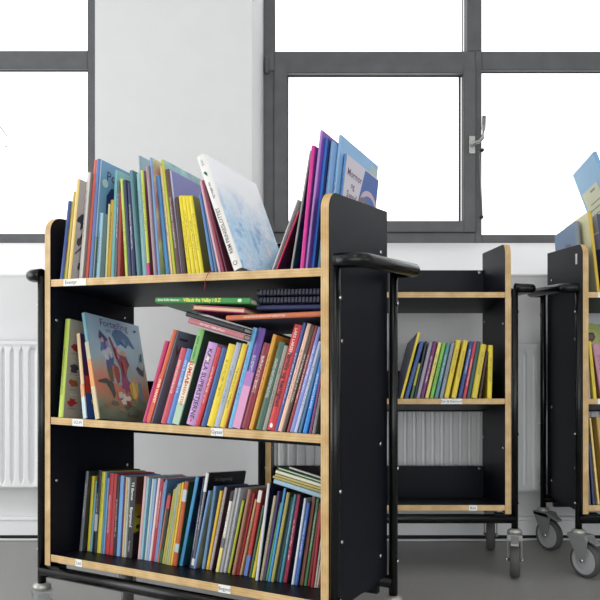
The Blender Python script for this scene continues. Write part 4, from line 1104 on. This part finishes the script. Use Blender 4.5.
spine_text(b, 'Anne Sofie Hammer', h * .85, .0075, (226, 236, 214), False, .02, name='author')
m = MB(); m.add([(t * .5 + p[0], -.0005, h * .1 + p[1]) for p in ell(0, 0, .004, .0055, 10)], [tuple(range(10))]); m.build('publisher_mark', flat((224, 236, 220)), b)
# bottom shelf
b = REG['blackpatch']; t, h, d = b['dims']; band(b, h * .26, h * .46, (196, 206, 214), x0=.25, x1=.9)
b = REG['redtop']; t, h, d = b['dims']; band(b, h * .78, h * .97, (192, 62, 78)); band(b, h * .0, h * .2, (46, 92, 52))
b = REG['blackwhite']; t, h, d = b['dims']
spine_text(b, 'Til Bamse', h * .82, .0115, (236, 234, 230), False, .02, name='author'); spine_text(b, 'Bjergmand', h * .5, .0115, (236, 234, 230), False, .02)
spine_text(b, 'Forlaget', h * .14, .008, (180, 186, 190), False, .01, name='publisher')
picture(b, [([(0, .0), (1, 0), (1, .3), (.4, .36), (0, .3)], (26, 22, 22)), ([(0, .66), (1, .66), (1, 1), (0, 1)], (72, 44, 40)), (blob(.12, .5, .06, .02, 4), (40, 24, 20)), (blob(.1, .38, .05, .03, 6), (30, 22, 20))])
b = REG['stickered']; t, h, d = b['dims']
band(b, h * .76, h * .9, (196, 202, 206), 'silver_sticker'); band(b, h * .16, h * .26, (176, 196, 200), 'silver_sticker')
b = REG['blackcover']; t, h, d = b['dims']; band(b, h * .8, h, (232, 232, 232)); band(b, h * .03, h * .1, (226, 222, 220))
cover_text(b, 'Uro bogomslag', .03, h - .017, .013, (150, 152, 158), .0, 'LEFT')
b = REG['creature']; t, h, d = b['dims']
picture(b, [(blob(.38, .82, .2, .07, 3), (150, 140, 46)), (blob(.4, .56, .25, .1, 6, 14, .4), (92, 84, 60)), ([(.3, .42), (.34, .42), (.36, .3), (.3, .3)], (66, 58, 46)), ([(.5, .42), (.54, .42), (.54, .3), (.5, .3)], (66, 58, 46)),
            ([(.16, .3), (.3, .35), (.55, .34), (.72, .28), (.74, .1), (.6, .03), (.3, .02), (.14, .06)], (196, 184, 44)), (ell(.4, .24, .05, .018), (70, 66, 30)), ([(.32, .18), (.42, .15), (.56, .19), (.42, .165)], (70, 66, 30))])
b = REG['yellowfoot']; t, h, d = b['dims']; band(b, 0, h * .3, (232, 218, 132)); band(b, h * .88, h, (50, 46, 50)); band(b, h * .3, h * .42, (120, 116, 120))
b = REG['redwhite']; t, h, d = b['dims']; band(b, h * .86, h, (236, 232, 226)); band(b, 0, h * .24, (92, 126, 196))
b = REG['greenfoot']; t, h, d = b['dims']; band(b, 0, h * .36, (66, 112, 60))
b = REG['case']; t, h, d = b['dims']
picture(b, [([(.02, .0), (1, 0), (1, .78), (.02, .72)], (122, 134, 150)), ([(.22, .3), (.5, .3), (.5, .78), (.22, .74)], (98, 102, 136)), (blob(.36, .55, .1, .12, 3), (140, 120, 150))], left=True)
b = REG['lavnavy']; t, h, d = b['dims']
picture(b, [([(.0, .0), (1, 0), (1, .62), (.0, .56)], (38, 44, 92)), ([(.0, .78), (1, .8), (1, 1), (.0, 1)], (176, 172, 176)), ([(0, .76), (1, .78), (1, .80), (0, .78)], (232, 232, 238))], left=True)
